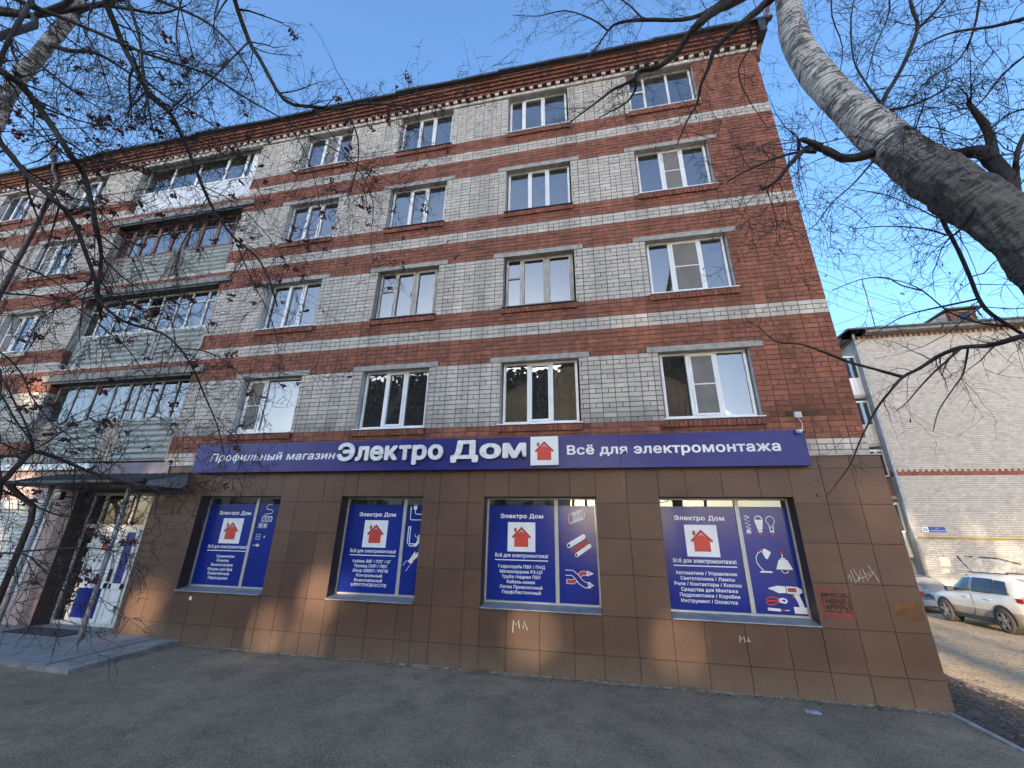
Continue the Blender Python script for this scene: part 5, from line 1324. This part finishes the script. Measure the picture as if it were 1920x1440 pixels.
# rowan whose boughs hang into the picture from the left
rr_ = random.Random(41)
rw = empty('rowan_tree', (-6.0, -7.4, 0), 'bare rowan tree with dark berry clusters hanging in from the left', 'tree')
trunk = [Vector(q) for q in ((-6.05, -7.45, -.05), (-6.0, -7.4, 1.2), (-5.95, -7.35, 2.6), (-6.05, -7.4, 4.2), (-5.9, -7.3, 5.8), (-5.8, -7.2, 7.2))]
m = MB(); m.tube(smooth(trunk), [.13-.09*i/15 for i in range(16)], 10); m.build('trunk', rowan_bark, rw)
HI = (Vector((-5.9, -7.3, 6.2)), Vector((-4.9, -6.6, 6.7))); MID = (Vector((-6.0, -7.4, 4.0)), Vector((-5.3, -6.6, 4.3))); LO = (Vector((-5.97, -7.36, 2.0)), Vector((-5.3, -6.7, 2.3)))
LIMBS = [  # pixels, depth start/end, radius start/end, prefix
 ([(185,-70),(198,0),(213,40),(233,90),(263,143),(280,177),(317,210),(337,247),(360,300),(380,350),(403,397),(440,447),(480,480),(505,525),(520,575)], 3.1, 3.6, .040, .009, HI),
 ([(-20,-25),(50,7),(133,40),(207,72),(267,98),(333,120),(397,143),(460,183),(520,217),(587,257),(645,290)], 2.9, 3.7, .026, .006, HI),
 ([(-60,90),(0,133),(43,163),(93,230),(127,283),(157,327),(170,377),(182,433),(190,480),(184,545),(190,600)], 2.7, 3.1, .042, .014, HI),
 ([(425,-60),(440,0),(467,77),(487,110),(533,187),(587,200),(640,203),(680,195),(730,196),(770,198),(800,186),(850,168),(885,165)], 3.4, 4.2, .036, .006, HI),
 ([(-60,215),(0,267),(50,327),(103,377),(127,400),(147,437),(163,480),(180,530),(182,560),(233,603),(300,623),(337,653),(363,693),(383,740),(407,797),(420,850)], 2.6, 3.3, .030, .006, MID),
 ([(-70,960),(0,907),(33,873),(63,847),(110,860),(183,890),(267,910),(323,927),(350,910),(397,902)], 2.5, 3.1, .032, .006, LO),
 ([(63,847),(50,800),(30,760),(10,720),(-10,690)], 2.56, 2.6, .010, .005, ()),
 ([(-60,1040),(0,1037),(47,1040),(70,1057),(97,1083),(120,1110)], 2.3, 2.6, .011, .004, LO),
 ([(33,1035),(90,1030),(143,1027),(183,1028),(215,1033),(247,1042)], 2.4, 2.7, .009, .003, ()),
 ([(-60,880),(0,917),(40,935),(80,955),(115,967),(170,972),(205,985),(235,1000)], 2.4, 2.8, .014, .003, LO),
 ([(-50,140),(0,160),(60,215),(120,300),(175,380),(250,470),(290,545),(345,600)], 2.9, 3.5, .012, .003, MID),
 ([(640,-60),(655,30),(668,90),(690,150)], 3.2, 3.4, .007, .003, HI) if False else ([(650,215),(665,240),(672,270),(670,310),(660,350),(645,385)], 3.7, 3.9, .012, .004, ()),
 ([(467,77),(430,115),(395,150),(350,190),(310,215),(280,240)], 3.45, 3.2, .011, .004, ()),
 ([(-60,240),(0,247),(80,243),(150,240),(210,235),(265,241)], 2.8, 3.1, .007, .003, MID),
 ([(-60,330),(0,345),(60,365),(105,375),(170,370),(240,360),(320,348)], 2.7, 3.2, .010, .003, MID),
 ([(60,0),(30,50),(10,90),(-10,140)], 2.5, 2.4, .020, .016, ()),
 ([(-60,420),(0,480),(40,500),(90,520),(150,560),(185,575)], 2.5, 2.9, .012, .005, MID),
 ([(-60,520),(0,548),(70,555),(140,575),(200,620),(240,655),(270,700),(300,760)], 2.5, 3.2, .012, .003, MID),
 ([(-60,800),(0,830),(60,845),(130,800),(180,780),(260,770),(330,800),(380,845)], 2.5, 3.1, .008, .003, LO),
 ([(-60,640),(0,660),(40,700),(60,745),(95,790),(150,830),(200,850)], 2.4, 2.8, .010, .003, MID),
 ([(-60,700),(0,740),(30,790),(60,830),(63,847)], 2.4, 2.55, .010, .006, LO),
 ([(263,143),(310,180),(370,215),(430,260),(470,320),(500,390)], 3.3, 3.6, .012, .003, ()),
 ([(403,397),(370,420),(340,460),(330,520),(345,580)], 3.5, 3.5, .008, .003, ()),
 ([(190,480),(230,520),(280,555),(320,600),(330,660)], 3.1, 3.3, .010, .003, ()),
 ([(240,0),(262,75),(270,150),(285,235),(290,255)], 3.1, 3.1, .016, .008, ()),
 ([(645,290),(680,330),(700,385),(695,450),(705,520)], 3.7, 3.9, .007, .003, ()), ([(520,217),(560,262),(588,330),(600,400),(590,470)], 3.6, 3.7, .008, .003, ()),
 ([(440,447),(470,520),(500,580),(520,640),(525,715)], 3.5, 3.6, .008, .003, ()), ([(587,200),(620,250),(660,300),(715,330),(770,372)], 3.8, 4.1, .008, .003, ()),
 ([(770,198),(790,240),(800,290),(832,330)], 4.0, 4.1, .006, .002, ()), ([(380,350),(440,380),(500,440),(540,500),(560,570)], 3.5, 3.7, .008, .003, ()),
 ([(337,653),(390,660),(440,690),(480,740),(500,800)], 3.2, 3.3, .007, .002, ()), ([(407,797),(440,820),(450,870),(430,905)], 3.3, 3.3, .005, .002, ()),
 ([(150,240),(200,290),(260,320),(330,330),(400,370)], 3.0, 3.3, .008, .003, ()), ([(127,283),(180,300),(240,310),(300,350),(340,420)], 3.0, 3.2, .009, .003, ()),
 ([(60,0),(110,60),(180,110),(260,190),(330,270)], 3.0, 3.3, .010, .003, ()), ([(330,-20),(350,60),(370,130),(400,210),(420,290)], 3.3, 3.5, .008, .003, ()),
]
mt_ = MB(); ends = []
for (px, d0, d1, r0, r1, pre) in LIMBS:
    path = limb_path(px, d0, d1, rr_, pre); n = len(path)
    rad = [.68*(r0+(r1-r0)*i/(n-1)) for i in range(n)]
    m = MB(); m.tube(path, rad, 8, rough=.10, rng=rr_); m.build('bough', rowan_bark, rw)
    vis = path[3*len(pre):] if pre else path; rv = rad[3*len(pre):] if pre else rad
    ln = sum((b_-a).length for a, b_ in zip(vis, vis[1:]))
    twigs(mt_, vis, rv, rr_, int(7+ln*10.0), .55, 2, .06, ends, rmin=.0022, flat=.4)
mark(mt_.build('twigs', twig_dark, rw), kind='stuff')
cl = []
for v in range(6):
    m = MB(); q = random.Random(60+v)
    m.tube([(0,0,0), (.004,0,-.02), (0,.003,-.045)], .0016, 3)
    for _ in range(q.randint(8, 15)):
        c = (q.gauss(0, .017), q.gauss(0, .017), -.045-abs(q.gauss(0, .012))); m.mi = 1; m.ball(c, q.uniform(.007, .0105), 6, 4)
    cl.append(m.mesh('berry_cluster', [twig_dark, berry_red]))
cand = [e for e in ends if 0 < PX(e[0])[0] < 900 and 0 < PX(e[0])[1] < 1120]
rr_.shuffle(cand)
for e in cand[:270]:
    o = link('berry_cluster', cl[rr_.randrange(6)], e[0], rw); s = rr_.uniform(.55, 1.15); o.scale = (s, s, s); o.rotation_euler = (rr_.gauss(0, .4), rr_.gauss(0, .4), rr_.uniform(0, 6.28))

# near birch on the right
rb2 = random.Random(43)
bt = empty('birch_tree', (3.0, -6.6, 0), 'thick leaning birch with dark rugged lower bark at the right edge', 'tree')
tp = [P(2080,640,1.95), P(1990,520,2.08), P(1905,432,2.22), P(1800,360,2.45), P(1700,292,2.72), P(1612,222,3.02), P(1540,150,3.36), P(1497,88,3.68), P(1482,30,4.0), P(1470,-50,4.5), P(1462,-170,5.3), P(1470,-330,6.4)]
b0 = tp[0]; tp = [Vector((b0.x+.22, b0.y-.22, -.1)), Vector((b0.x+.16, b0.y-.16, .9)), Vector((b0.x+.07, b0.y-.07, 1.9))]+tp
path = smooth(tp); n = len(path)
rad = []
for i in range(n):
    t = i/(n-1); rad.append(.175-.02*t/.4 if t < .4 else .155-.09*((t-.4)/.6)**1.2)
m = MB(); m.bark = []
path2 = resample(path, .03, rb2); n2 = len(path2); rad2 = [float(np.interp(i/(n2-1), [k/(n-1) for k in range(n)], rad)) for i in range(n2)]
LLs = [0]
for a, b_ in zip(path2, path2[1:]): LLs.append(LLs[-1]+(b_-a).length)
rad2 = [.77*r*(1+.03*math.sin(i*.24)+.03*math.sin(i*.09+1)+0) for i, r in enumerate(rad2)]
def bark_relief(a, L_):
    c_ = Vector((math.cos(a)*2.2, math.sin(a)*2.2, L_*3.0)); lo_ = max(0.0, min(1.0, (5.3-L_)/.9))
    fur = abs(mnoise.noise(Vector((math.cos(a)*4.5, math.sin(a)*4.5, L_*5.0))))+.6*abs(mnoise.noise(Vector((math.cos(a)*10, math.sin(a)*10, L_*11))))
    return 1+.05*mnoise.noise(c_)+lo_*(.30*fur-.06)+.02*mnoise.noise(Vector((math.cos(a)*8, math.sin(a)*8, L_*16)))
m.tube(path2, rad2, 56, rfun=bark_relief); m.build('trunk', birch_near, bt)
def trunk_near(px, py):
    return min(path2, key=lambda q: (PX(q)[0]-px)**2+(PX(q)[1]-py)**2 if PX(q)[2] > .3 else 1e9)
BL = [  # pixels, depth, radii, on trunk at
 ([(1600,297),(1572,293),(1545,280),(1520,275),(1500,288),(1480,310),(1455,340),(1428,356)], 2.8, 2.7, .034, .008, (1680,272)),
 ([(1540,275),(1515,265),(1500,262),(1497,280)], 2.7, 2.7, .022, .010, ()),
 ([(1530,285),(1500,285),(1460,295),(1400,320),(1365,340)], 2.7, 2.8, .012, .004, ()),
 ([(1890,345),(1860,300),(1835,284),(1790,288),(1740,290),(1712,290)], 2.40, 2.75, .052, .022, (1890,420)),
 ([(1862,302),(1853,247),(1827,207),(1813,192)], 2.45, 2.6, .030, .010, ()),
 ([(1770,285),(1745,270),(1715,250),(1698,238)], 2.6, 2.7, .020, .009, ()),
 ([(1905,330),(1905,300),(1915,265),(1930,240)], 2.35, 2.4, .018, .010, (1915,420)),
 ([(1460,-20),(1432,10),(1394,42),(1365,67),(1338,96),(1330,123),(1315,157),(1307,194),(1288,227),(1269,273)], 4.2, 4.6, .050, .006, (1475,-60)),
 ([(1450,-60),(1400,-10),(1350,15),(1315,40),(1292,65),(1267,100),(1234,125),(1198,134),(1190,148),(1173,157),(1148,169),(1121,190),(1082,219),(1063,234)], 4.3, 4.9, .062, .005, (1472,-100)),
 ([(1190,148),(1192,165),(1177,190),(1152,205),(1123,221)], 4.8, 4.9, .018, .005, ()),
 ([(1440,-80),(1380,-20),(1330,20),(1280,37),(1207,37),(1160,43),(1140,58),(1110,100),(1060,150)], 4.4, 5.0, .040, .005, (1470,-120)),
 ([(1207,37),(1180,10),(1150,-10)], 4.8, 4.9, .012, .006, ()), ([(1140,58),(1110,36),(1060,20),(1010,30),(960,28)], 4.9, 5.1, .012, .003, ()),
 ([(1400,40),(1410,80),(1385,130),(1400,180),(1440,240)], 4.4, 4.5, .014, .003, ()),
 ([(1700,285),(1672,235),(1653,197),(1690,130),(1720,55),(1712,20),(1700,-30)], 2.75, 3.2, .020, .010, (1690,290)),
 ([(1720,55),(1750,25),(1790,-20)], 3.1, 3.2, .012, .007, ()),
 ([(1653,197),(1620,150),(1600,110),(1595,40),(1605,-20)], 3.0, 3.4, .009, .004, ()),
 ([(1655,210),(1700,200),(1740,185),(1775,165),(1781,160)], 2.9, 2.9, .011, .005, ()),
 ([(1920,35),(1860,50),(1790,60),(1740,80),(1700,110)], 2.6, 3.0, .012, .003, ()),
 ([(1960,480),(1940,610),(1900,635),(1850,648),(1800,652),(1760,668),(1725,690),(1692,708),(1668,735),(1640,772),(1612,828),(1595,870),(1570,905),(1550,930)], 2.0, 2.35, .019, .0012, (1990,520)),
 ([(1694,707),(1640,692),(1590,678),(1540,658),(1500,645),(1455,640),(1425,615),(1402,603)], 2.21, 2.5, .010, .002, ()),
 ([(1745,360),(1770,420),(1790,455),(1815,510),(1835,560),(1860,590),(1920,628)], 2.75, 2.3, .012, .009, ()),
 ([(1835,560),(1780,572),(1720,585),(1680,600),(1640,625),(1600,650)], 2.47, 2.5, .007, .0015, ()),
 ([(1900,612),(1840,606),(1780,585),(1730,545),(1690,528),(1640,520)], 2.36, 2.5, .007, .0015, ()),
 ([(1730,545),(1690,535),(1660,520),(1610,525),(1560,545)], 2.4, 2.5, .005, .002, ()),
 ([(1800,655),(1760,690),(1730,720),(1700,755),(1680,770)], 2.15, 2.3, .006, .002, ()), ([(1815,655),(1806,700),(1790,725),(1760,770),(1750,808)], 2.1, 2.2, .005, .002, ()),
 ([(1640,300),(1600,345),(1560,380),(1530,420),(1500,440)], 2.8, 2.9, .008, .002, (1680,272)),
 ([(1830,390),(1790,440),(1740,430),(1690,425),(1640,425),(1600,430)], 2.2, 2.4, .007, .002, ()), ([(1800,370),(1770,410),(1720,390),(1660,365),(1600,355)], 2.3, 2.6, .006, .002, ()),
 ([(1660,-40),(1668,20),(1640,90),(1625,150)], 3.3, 3.4, .008, .003, ()), ([(1840,-40),(1830,40),(1800,110),(1740,150),(1690,210)], 2.7, 3.0, .008, .003, ()), ([(1940,90),(1880,140),(1830,200),(1760,235)], 2.5, 2.8, .008, .003, ()), ([(1940,200),(1890,215),(1840,255),(1800,262)], 2.4, 2.7, .007, .003, ()), ([(1560,-40),(1560,30),(1580,90),(1570,160)], 3.6, 3.6, .007, .003, ()),
]
mt_ = MB(); ends = []
for (px, d0, d1, r0, r1, at_) in BL:
    pre = (trunk_near(*at_),) if at_ else ()
    path = limb_path(px, d0, d1, rb2, pre); n = len(path); rad = [r0+(r1-r0)*(i/(n-1))**.8 for i in range(n)]
    m = MB(); m.tube(path, rad, 10, rough=.30, rng=rb2); m.build('bough', twig_birch, bt)
    ln = sum((b_-a).length for a, b_ in zip(path, path[1:]))
    near = px[0][1] > 440
    twigs(mt_, path, [min(r, .010) for r in rad], rb2, int(5+ln*(7.0 if near else 9)), .24 if near else .62, 1 if near else 2, .10, ends, rmin=.0011 if near else .0018, flat=.35)
mark(mt_.build('twigs', twig_birch, bt), kind='stuff')
cm_ = MB(); cm_.ball((0, 0, -.012), .0042, 6, 5, (1, 1, 3.2)); cat_mesh = cm_.mesh('catkin', leaf_dry)
ce = [e for e in ends if 1000 < PX(e[0])[0] < 1920 and 0 < PX(e[0])[1] < 960]; rb2.shuffle(ce)
for e in ce[:110]:
    o = link('catkin', cat_mesh, e[0], bt); o.rotation_euler = (rb2.gauss(0, .5), rb2.gauss(0, .5), 0)

# far birch, top left
rb3 = random.Random(47)
bf = empty('birch_tree', (-9.0, -5.5, 0), 'slender white birch trunk behind the rowan twigs at top left', 'tree')
tp = [P(-70,330,5.2), P(-10,232,5.3), P(20,167,5.4), P(67,110,5.55), P(97,73,5.65), P(140,20,5.8), P(160,-40,6.0), P(200,-180,6.8)]
b0 = tp[0]; tp = [Vector((b0.x-.5, b0.y-.2, -.1)), Vector((b0.x-.35, b0.y-.15, 2.0)), Vector((b0.x-.15, b0.y-.05, b0.z-1.3))]+tp
path = smooth(tp); n = len(path); rad = [.21-.10*i/(n-1) for i in range(n)]
m = MB(); m.bark = []; p2 = resample(path, .12, rb3); m.tube(p2, [float(np.interp(i/(len(p2)-1), [0, 1], [.115, .065])) for i in range(len(p2))], 18, rough=.06, rng=rb3); m.build('trunk', birch_far, bf)
mt_ = MB(); ends = []
for px, d0, d1, r0, r1 in (([(97,85),(130,95),(180,100),(240,135),(290,175)], 5.6, 5.4, .035, .008), ([(130,30),(180,10),(230,15),(300,25),(350,10)], 5.8, 5.6, .035, .008), ([(150,0),(230,-20),(320,10),(400,50),(460,120),(480,170)], 5.9, 5.2, .030, .004), ([(67,115),(110,150),(150,180),(190,205)], 5.5, 5.4, .02, .004), ([(140,20),(170,80),(190,120),(210,190)], 5.7, 5.5, .014, .003), ([(350,-40),(330,60),(350,150),(370,220)], 5.7, 5.3, .012, .003), ([(420,-40),(400,60),(440,140)], 5.6, 5.4, .010, .003), ([(40,130),(20,80),(40,30),(30,-30)], 5.5, 5.6, .02, .008)):
    path = limb_path(px, d0, d1, rb3); n = len(path); rad = [r0+(r1-r0)*i/(n-1) for i in range(n)]
    m = MB(); m.tube(path, rad, 7, rough=.1, rng=rb3); m.build('bough', twig_birch, bf)
    twigs(mt_, path, [min(r, .012) for r in rad], rb3, 26, .8, 2, .14, ends, rmin=.0026, flat=.6)
mark(mt_.build('twigs', twig_birch, bf), kind='stuff')

# ------------------------------------------------------------------ across the street (behind the camera): unseen low house, plus trees added and shaped to shade the facade
oh = empty('low_house', (-24, -46, 0), 'unseen two storey ochre house across the street, sized to shade the walk', 'building')
m = MB(); m.box(-62, -3.85, -50, -44, 0, 7.2); m.build('wall', yellow_wall, oh)
m = MB(); m.box(-62.2, -3.7, -50.2, -43.8, 7.2, 7.42); m.build('roof', roof_metal, oh)
for f_ in range(2):
    for q in range(17):
        x = -59+3.3*q; m = MB(); m.box(x, x+1.5, -43.99, -43.93, 1.3+3.0*f_, 2.9+3.0*f_); m.build('window', car_glass, oh)
TRAV = -TOSUN
def hit(p, Y): t = (Y-p.y)/TRAV.y; return p.x+t*TRAV.x, p.z+t*TRAV.z
PATCH = [ # gaps cut in the added crowns to let sun onto these spots: (x, z, half width, half height) on the facade
 (-9.6,.55,.40,.45), (-6.5,.45,.40,.40), (-5.6,.75,.30,.75), (-9.9,3.35,.25,.35), (-6.25,3.35,.22,.40), (-6.5,5.75,.45,.30), (1.0,6.45,.32,.30), (3.95,6.05,.2,.4),
 (1.6,3.42,.45,.20), (4.40,3.1,.28,.45), (4.45,2.3,.2,.4), (1.25,.5,.25,.40), (4.45,.45,.25,.40), (-1.2,.5,.45,.15), (-15.8,5.85,.5,.35), (-14.3,3.2,.7,.5), (-12.2,.5,.4,.3), (-11.3,2.6,.5,.3), (-15.0,1.6,.5,.5)]
rp_ = random.Random(53)
sites = [(-37+4.1*i+rp_.uniform(-.8, .8), -48.5-rp_.random()*2.5 if False else -53+rp_.uniform(-1.5, 1.0), 0) for i in range(9)] + [(-3.2, -46.5, 1), (-1.7, -49, 1), (.6, -47, 1), (2.4, -51, 1), (4.6, -48, 1), (7.4, -47.5, 1), (10.5, -48.5, 1), (13.5, -49, 1)]
trees = []
for i, (x, y, g) in enumerate(sites):
    t = empty('shade_tree', (x, y, 0), 'unseen tall tree added behind the viewer to shape sun and shade', 'tree', 'added shade trees behind the viewer')
    h = 25.5+rp_.uniform(-1, 1.2) if g == 0 else 26.5+rp_.uniform(-1, 1)
    m = MB(); m.tube([(x, y, -.1), (x+rp_.uniform(-.2, .2), y, h*.4), (x+rp_.uniform(-.4, .4), y, h*.75), (x, y, h)], [.26, .21, .13, .03], 7); m.build('trunk', shade_trunk, t)
    trees.append((x, y, g, t, MB()))
def leafclump(mb, c, s, rng):
    for _ in range(2):
        a = Vector((rng.gauss(0,1), rng.gauss(0,1), rng.gauss(0,.6))).normalized(); b_ = a.orthogonal().normalized(); b_.rotate(Matrix.Rotation(rng.random()*6.28, 3, a)); c2 = a.cross(b_)
        b_ = b_*s; c2 = c2*s*.55; mb.quad(c-b_-c2*.3, c-c2, c+b_+c2*.2, c+c2)
for _ in range(26000):
    x = rp_.uniform(-41, -2.2); z = rp_.uniform(7.0, 25.2) if rp_.random() < .96 else rp_.uniform(25, 27); y = -53+rp_.gauss(0, 1.4); p = Vector((x, y, z)); hx, hz = hit(p, -.05)
    if any(((hx-a)/(c+.17))**2+((hz-b_)/(d+.17))**2 < 1 for a, b_, c, d in PATCH) and rp_.random() > .07: continue
    if hx > 5.2 and hz < 7: continue
    t = min((q for q in trees if q[2] == 0), key=lambda q: abs(q[0]-x)); leafclump(t[4], p, rp_.uniform(.35, .75), rp_)
for _ in range(7500):
    x = rp_.uniform(-4.2, 16); z = rp_.uniform(13.6, 26.6); y = -48.5+rp_.gauss(0, 1.3); p = Vector((x, y, z)); hx, hz = hit(p, 17.0)
    if hz < 4.4+rp_.gauss(0, .5): continue
    t = min((q for q in trees if q[2] == 1), key=lambda q: abs(q[0]-x)); leafclump(t[4], p, rp_.uniform(.35, .75), rp_)
for _ in range(620):                                          # lower boughs that break up the light on the far wall
    x = rp_.uniform(1, 12.5); z = rp_.uniform(11.4, 15.6); y = -48.5+rp_.gauss(0, 1.0); t = min((q for q in trees if q[2] == 1), key=lambda q: abs(q[0]-x)); leafclump(t[4], Vector((x, y, z)), rp_.uniform(.3, .6), rp_)
for _ in range(90):                                          # thin lower boughs: stripes on the yard, dapples on the far wall
    x = rp_.uniform(-4.2, 14); z = rp_.uniform(8, 16); y = -48.5+rp_.gauss(0, 1.0); t = min((q for q in trees if q[2] == 1), key=lambda q: abs(q[0]-x)); leafclump(t[4], Vector((x, y, z)), rp_.uniform(.3, .6), rp_)
for x, y, g, t, mb in trees: mb.build('crown', shade_crown, t)

# ------------------------------------------------------------------ litter
lg = random.Random(61)
gl = empty('dropped_glove', (2.74, -.65, .0), 'crumpled lilac cloth glove lying on the asphalt', 'glove')
m = MB(); m.smooth = True; n = 10
for j in range(n+1):
    for i in range(n+1):
        u, v = i/n-.5, j/n-.5; rr = math.hypot(u, v)
        m.v.append((2.74+u*.17+lg.gauss(0, .008), -.65+v*.11+lg.gauss(0, .007), .012+max(0, .045*(1-rr*1.6))*lg.uniform(.3, 1.5)))
for j in range(n):
    for i in range(n):
        if math.hypot(i/n-.45, j/n-.45) < .50: m._face((j*(n+1)+i, j*(n+1)+i+1, (j+1)*(n+1)+i+1, (j+1)*(n+1)+i))
m.build('palm', glove_lilac, gl)
for k in range(4):
    a = -.5+.35*k; m = MB(); m.tube([(2.69, -.66+.02*k, .025), (2.66-.02*math.cos(a), -.675+.024*k, .028), (2.635, -.69+.03*k, .012)], [.012, .011, .007], 6); m.build('finger', glove_lilac, gl)
def scatter(name, label, cat, count, area, s0, s1, mats, flat=True, zf=None):
    m = MB()
    for _ in range(count):
        x, y = area(lg); z = (zf(x, y) if zf else .012); s = lg.uniform(s0, s1); a = lg.random()*6.28; m.mi = lg.randrange(len(mats))
        if flat:
            c_, s_ = math.cos(a)*s, math.sin(a)*s; t = lg.uniform(-.4, .6)*s
            m.quad((x-c_, y-s_, z), (x+s_*.6, y-c_*.6, z+abs(t)*.5), (x+c_, y+s_, z+abs(t)), (x-s_*.6, y+c_*.6, z+abs(t)*.3))
        else: m.ball((x, y, z+s*.3), s, 5, 4, (1, lg.uniform(.6, 1), .6))
    return mark(m.build(name, mats), label, cat, kind='stuff')
dust = mat('dust_strip', (.24,.19,.13), .95, .3, 8, bump=.6)
m = MB(); m.smooth = True; n = 120
for i in range(n+1):
    x = -8.4+13.0*i/n; wv = max(.004, .03+.05*math.sin(x*1.7)+.04*math.sin(x*4.1+1)+lg.uniform(-.02, .05)); m.v += [(x, -.112, .016+wv*.12*lg.uniform(.3, 1)), (x, -.112-wv*.5, .014+wv*.10*lg.random()), (x, -.112-wv, .002)]
for i in range(n):
    for j in range(2): q = 3*i+j; m._face((q, q+1, q+4, q+3))
mark(m.build('swept_dirt', dust), 'line of swept dirt along the foot of the tiled wall', 'dirt', kind='stuff')
scatter('wall_foot_litter', 'grit and dead grass bits along the wall foot', 'litter', 2600, lambda q: (q.uniform(-8.4, 4.5), -.11-abs(q.gauss(0, .11))), .005, .024, [leaf_dry, leaf_dry, mat('grit_dark', (.06,.05,.04), .95), dust, mat('chip_pale', (.42,.39,.34), .9)])
scatter('asphalt_specks', 'pale specks of litter on the asphalt', 'litter', 170, lambda q: (q.uniform(-9, 4.4), q.uniform(-6, -.3)), .006, .018, [mat('speck_pale', (.55,.53,.50), .9), mat('chip_pale', (.42,.39,.34), .9)])
scatter('fallen_leaves', 'scattered dead leaves and grit on the asphalt', 'leaves', 170, lambda q: (q.uniform(-8, 4.5), -.2-abs(q.gauss(0, 1.6))), .008, .022, [leaf_dry, dust])
gh = lambda x, y: gz(x, y)+(.030 if x < 6 and y < 2.5 else .006)
scatter('leaf_litter', 'dead leaves on the bare soil beside the kerb', 'leaves', 5200, lambda q: (q.uniform(4.68, 6.2), q.uniform(-3.5, 3.0)), .010, .030, [leaf_dry, mat('leaf_dark', (.045,.032,.024), .9, .3, 20), mat('leaf_tan', (.20,.14,.085), .9, .3, 20)], zf=gh)
scatter('yard_litter', 'dry leaves and twigs over the sunlit yard', 'leaves', 2600, lambda q: (q.uniform(5, 13), q.uniform(1, 13)), .012, .04, [leaf_dry, mat('leaf_tan', (.20,.14,.085), .9, .3, 20)], zf=gh)
m = MB()
for _ in range(420):
    x = lg.choice((1.25, 1.32, -.1, -2.1, -2.2, -8.9, -4.1))+lg.gauss(0, .10); y = -.115-abs(lg.gauss(0, .03)); h = lg.uniform(.02, .07); a = lg.gauss(0, .03); m.tube([(x, y, .01), (x+a*.5, y-lg.uniform(0, .02), h*.6), (x+a, y-lg.uniform(0, .03), h)], [.0016, .0012, .0004], 3, cap=False)
mark(m.build('grass_tufts', mat('dry_grass', (.16,.135,.06), .9, .3, 20)), 'sparse dry grass tufts at the foot of the tiled wall', 'grass', kind='stuff')
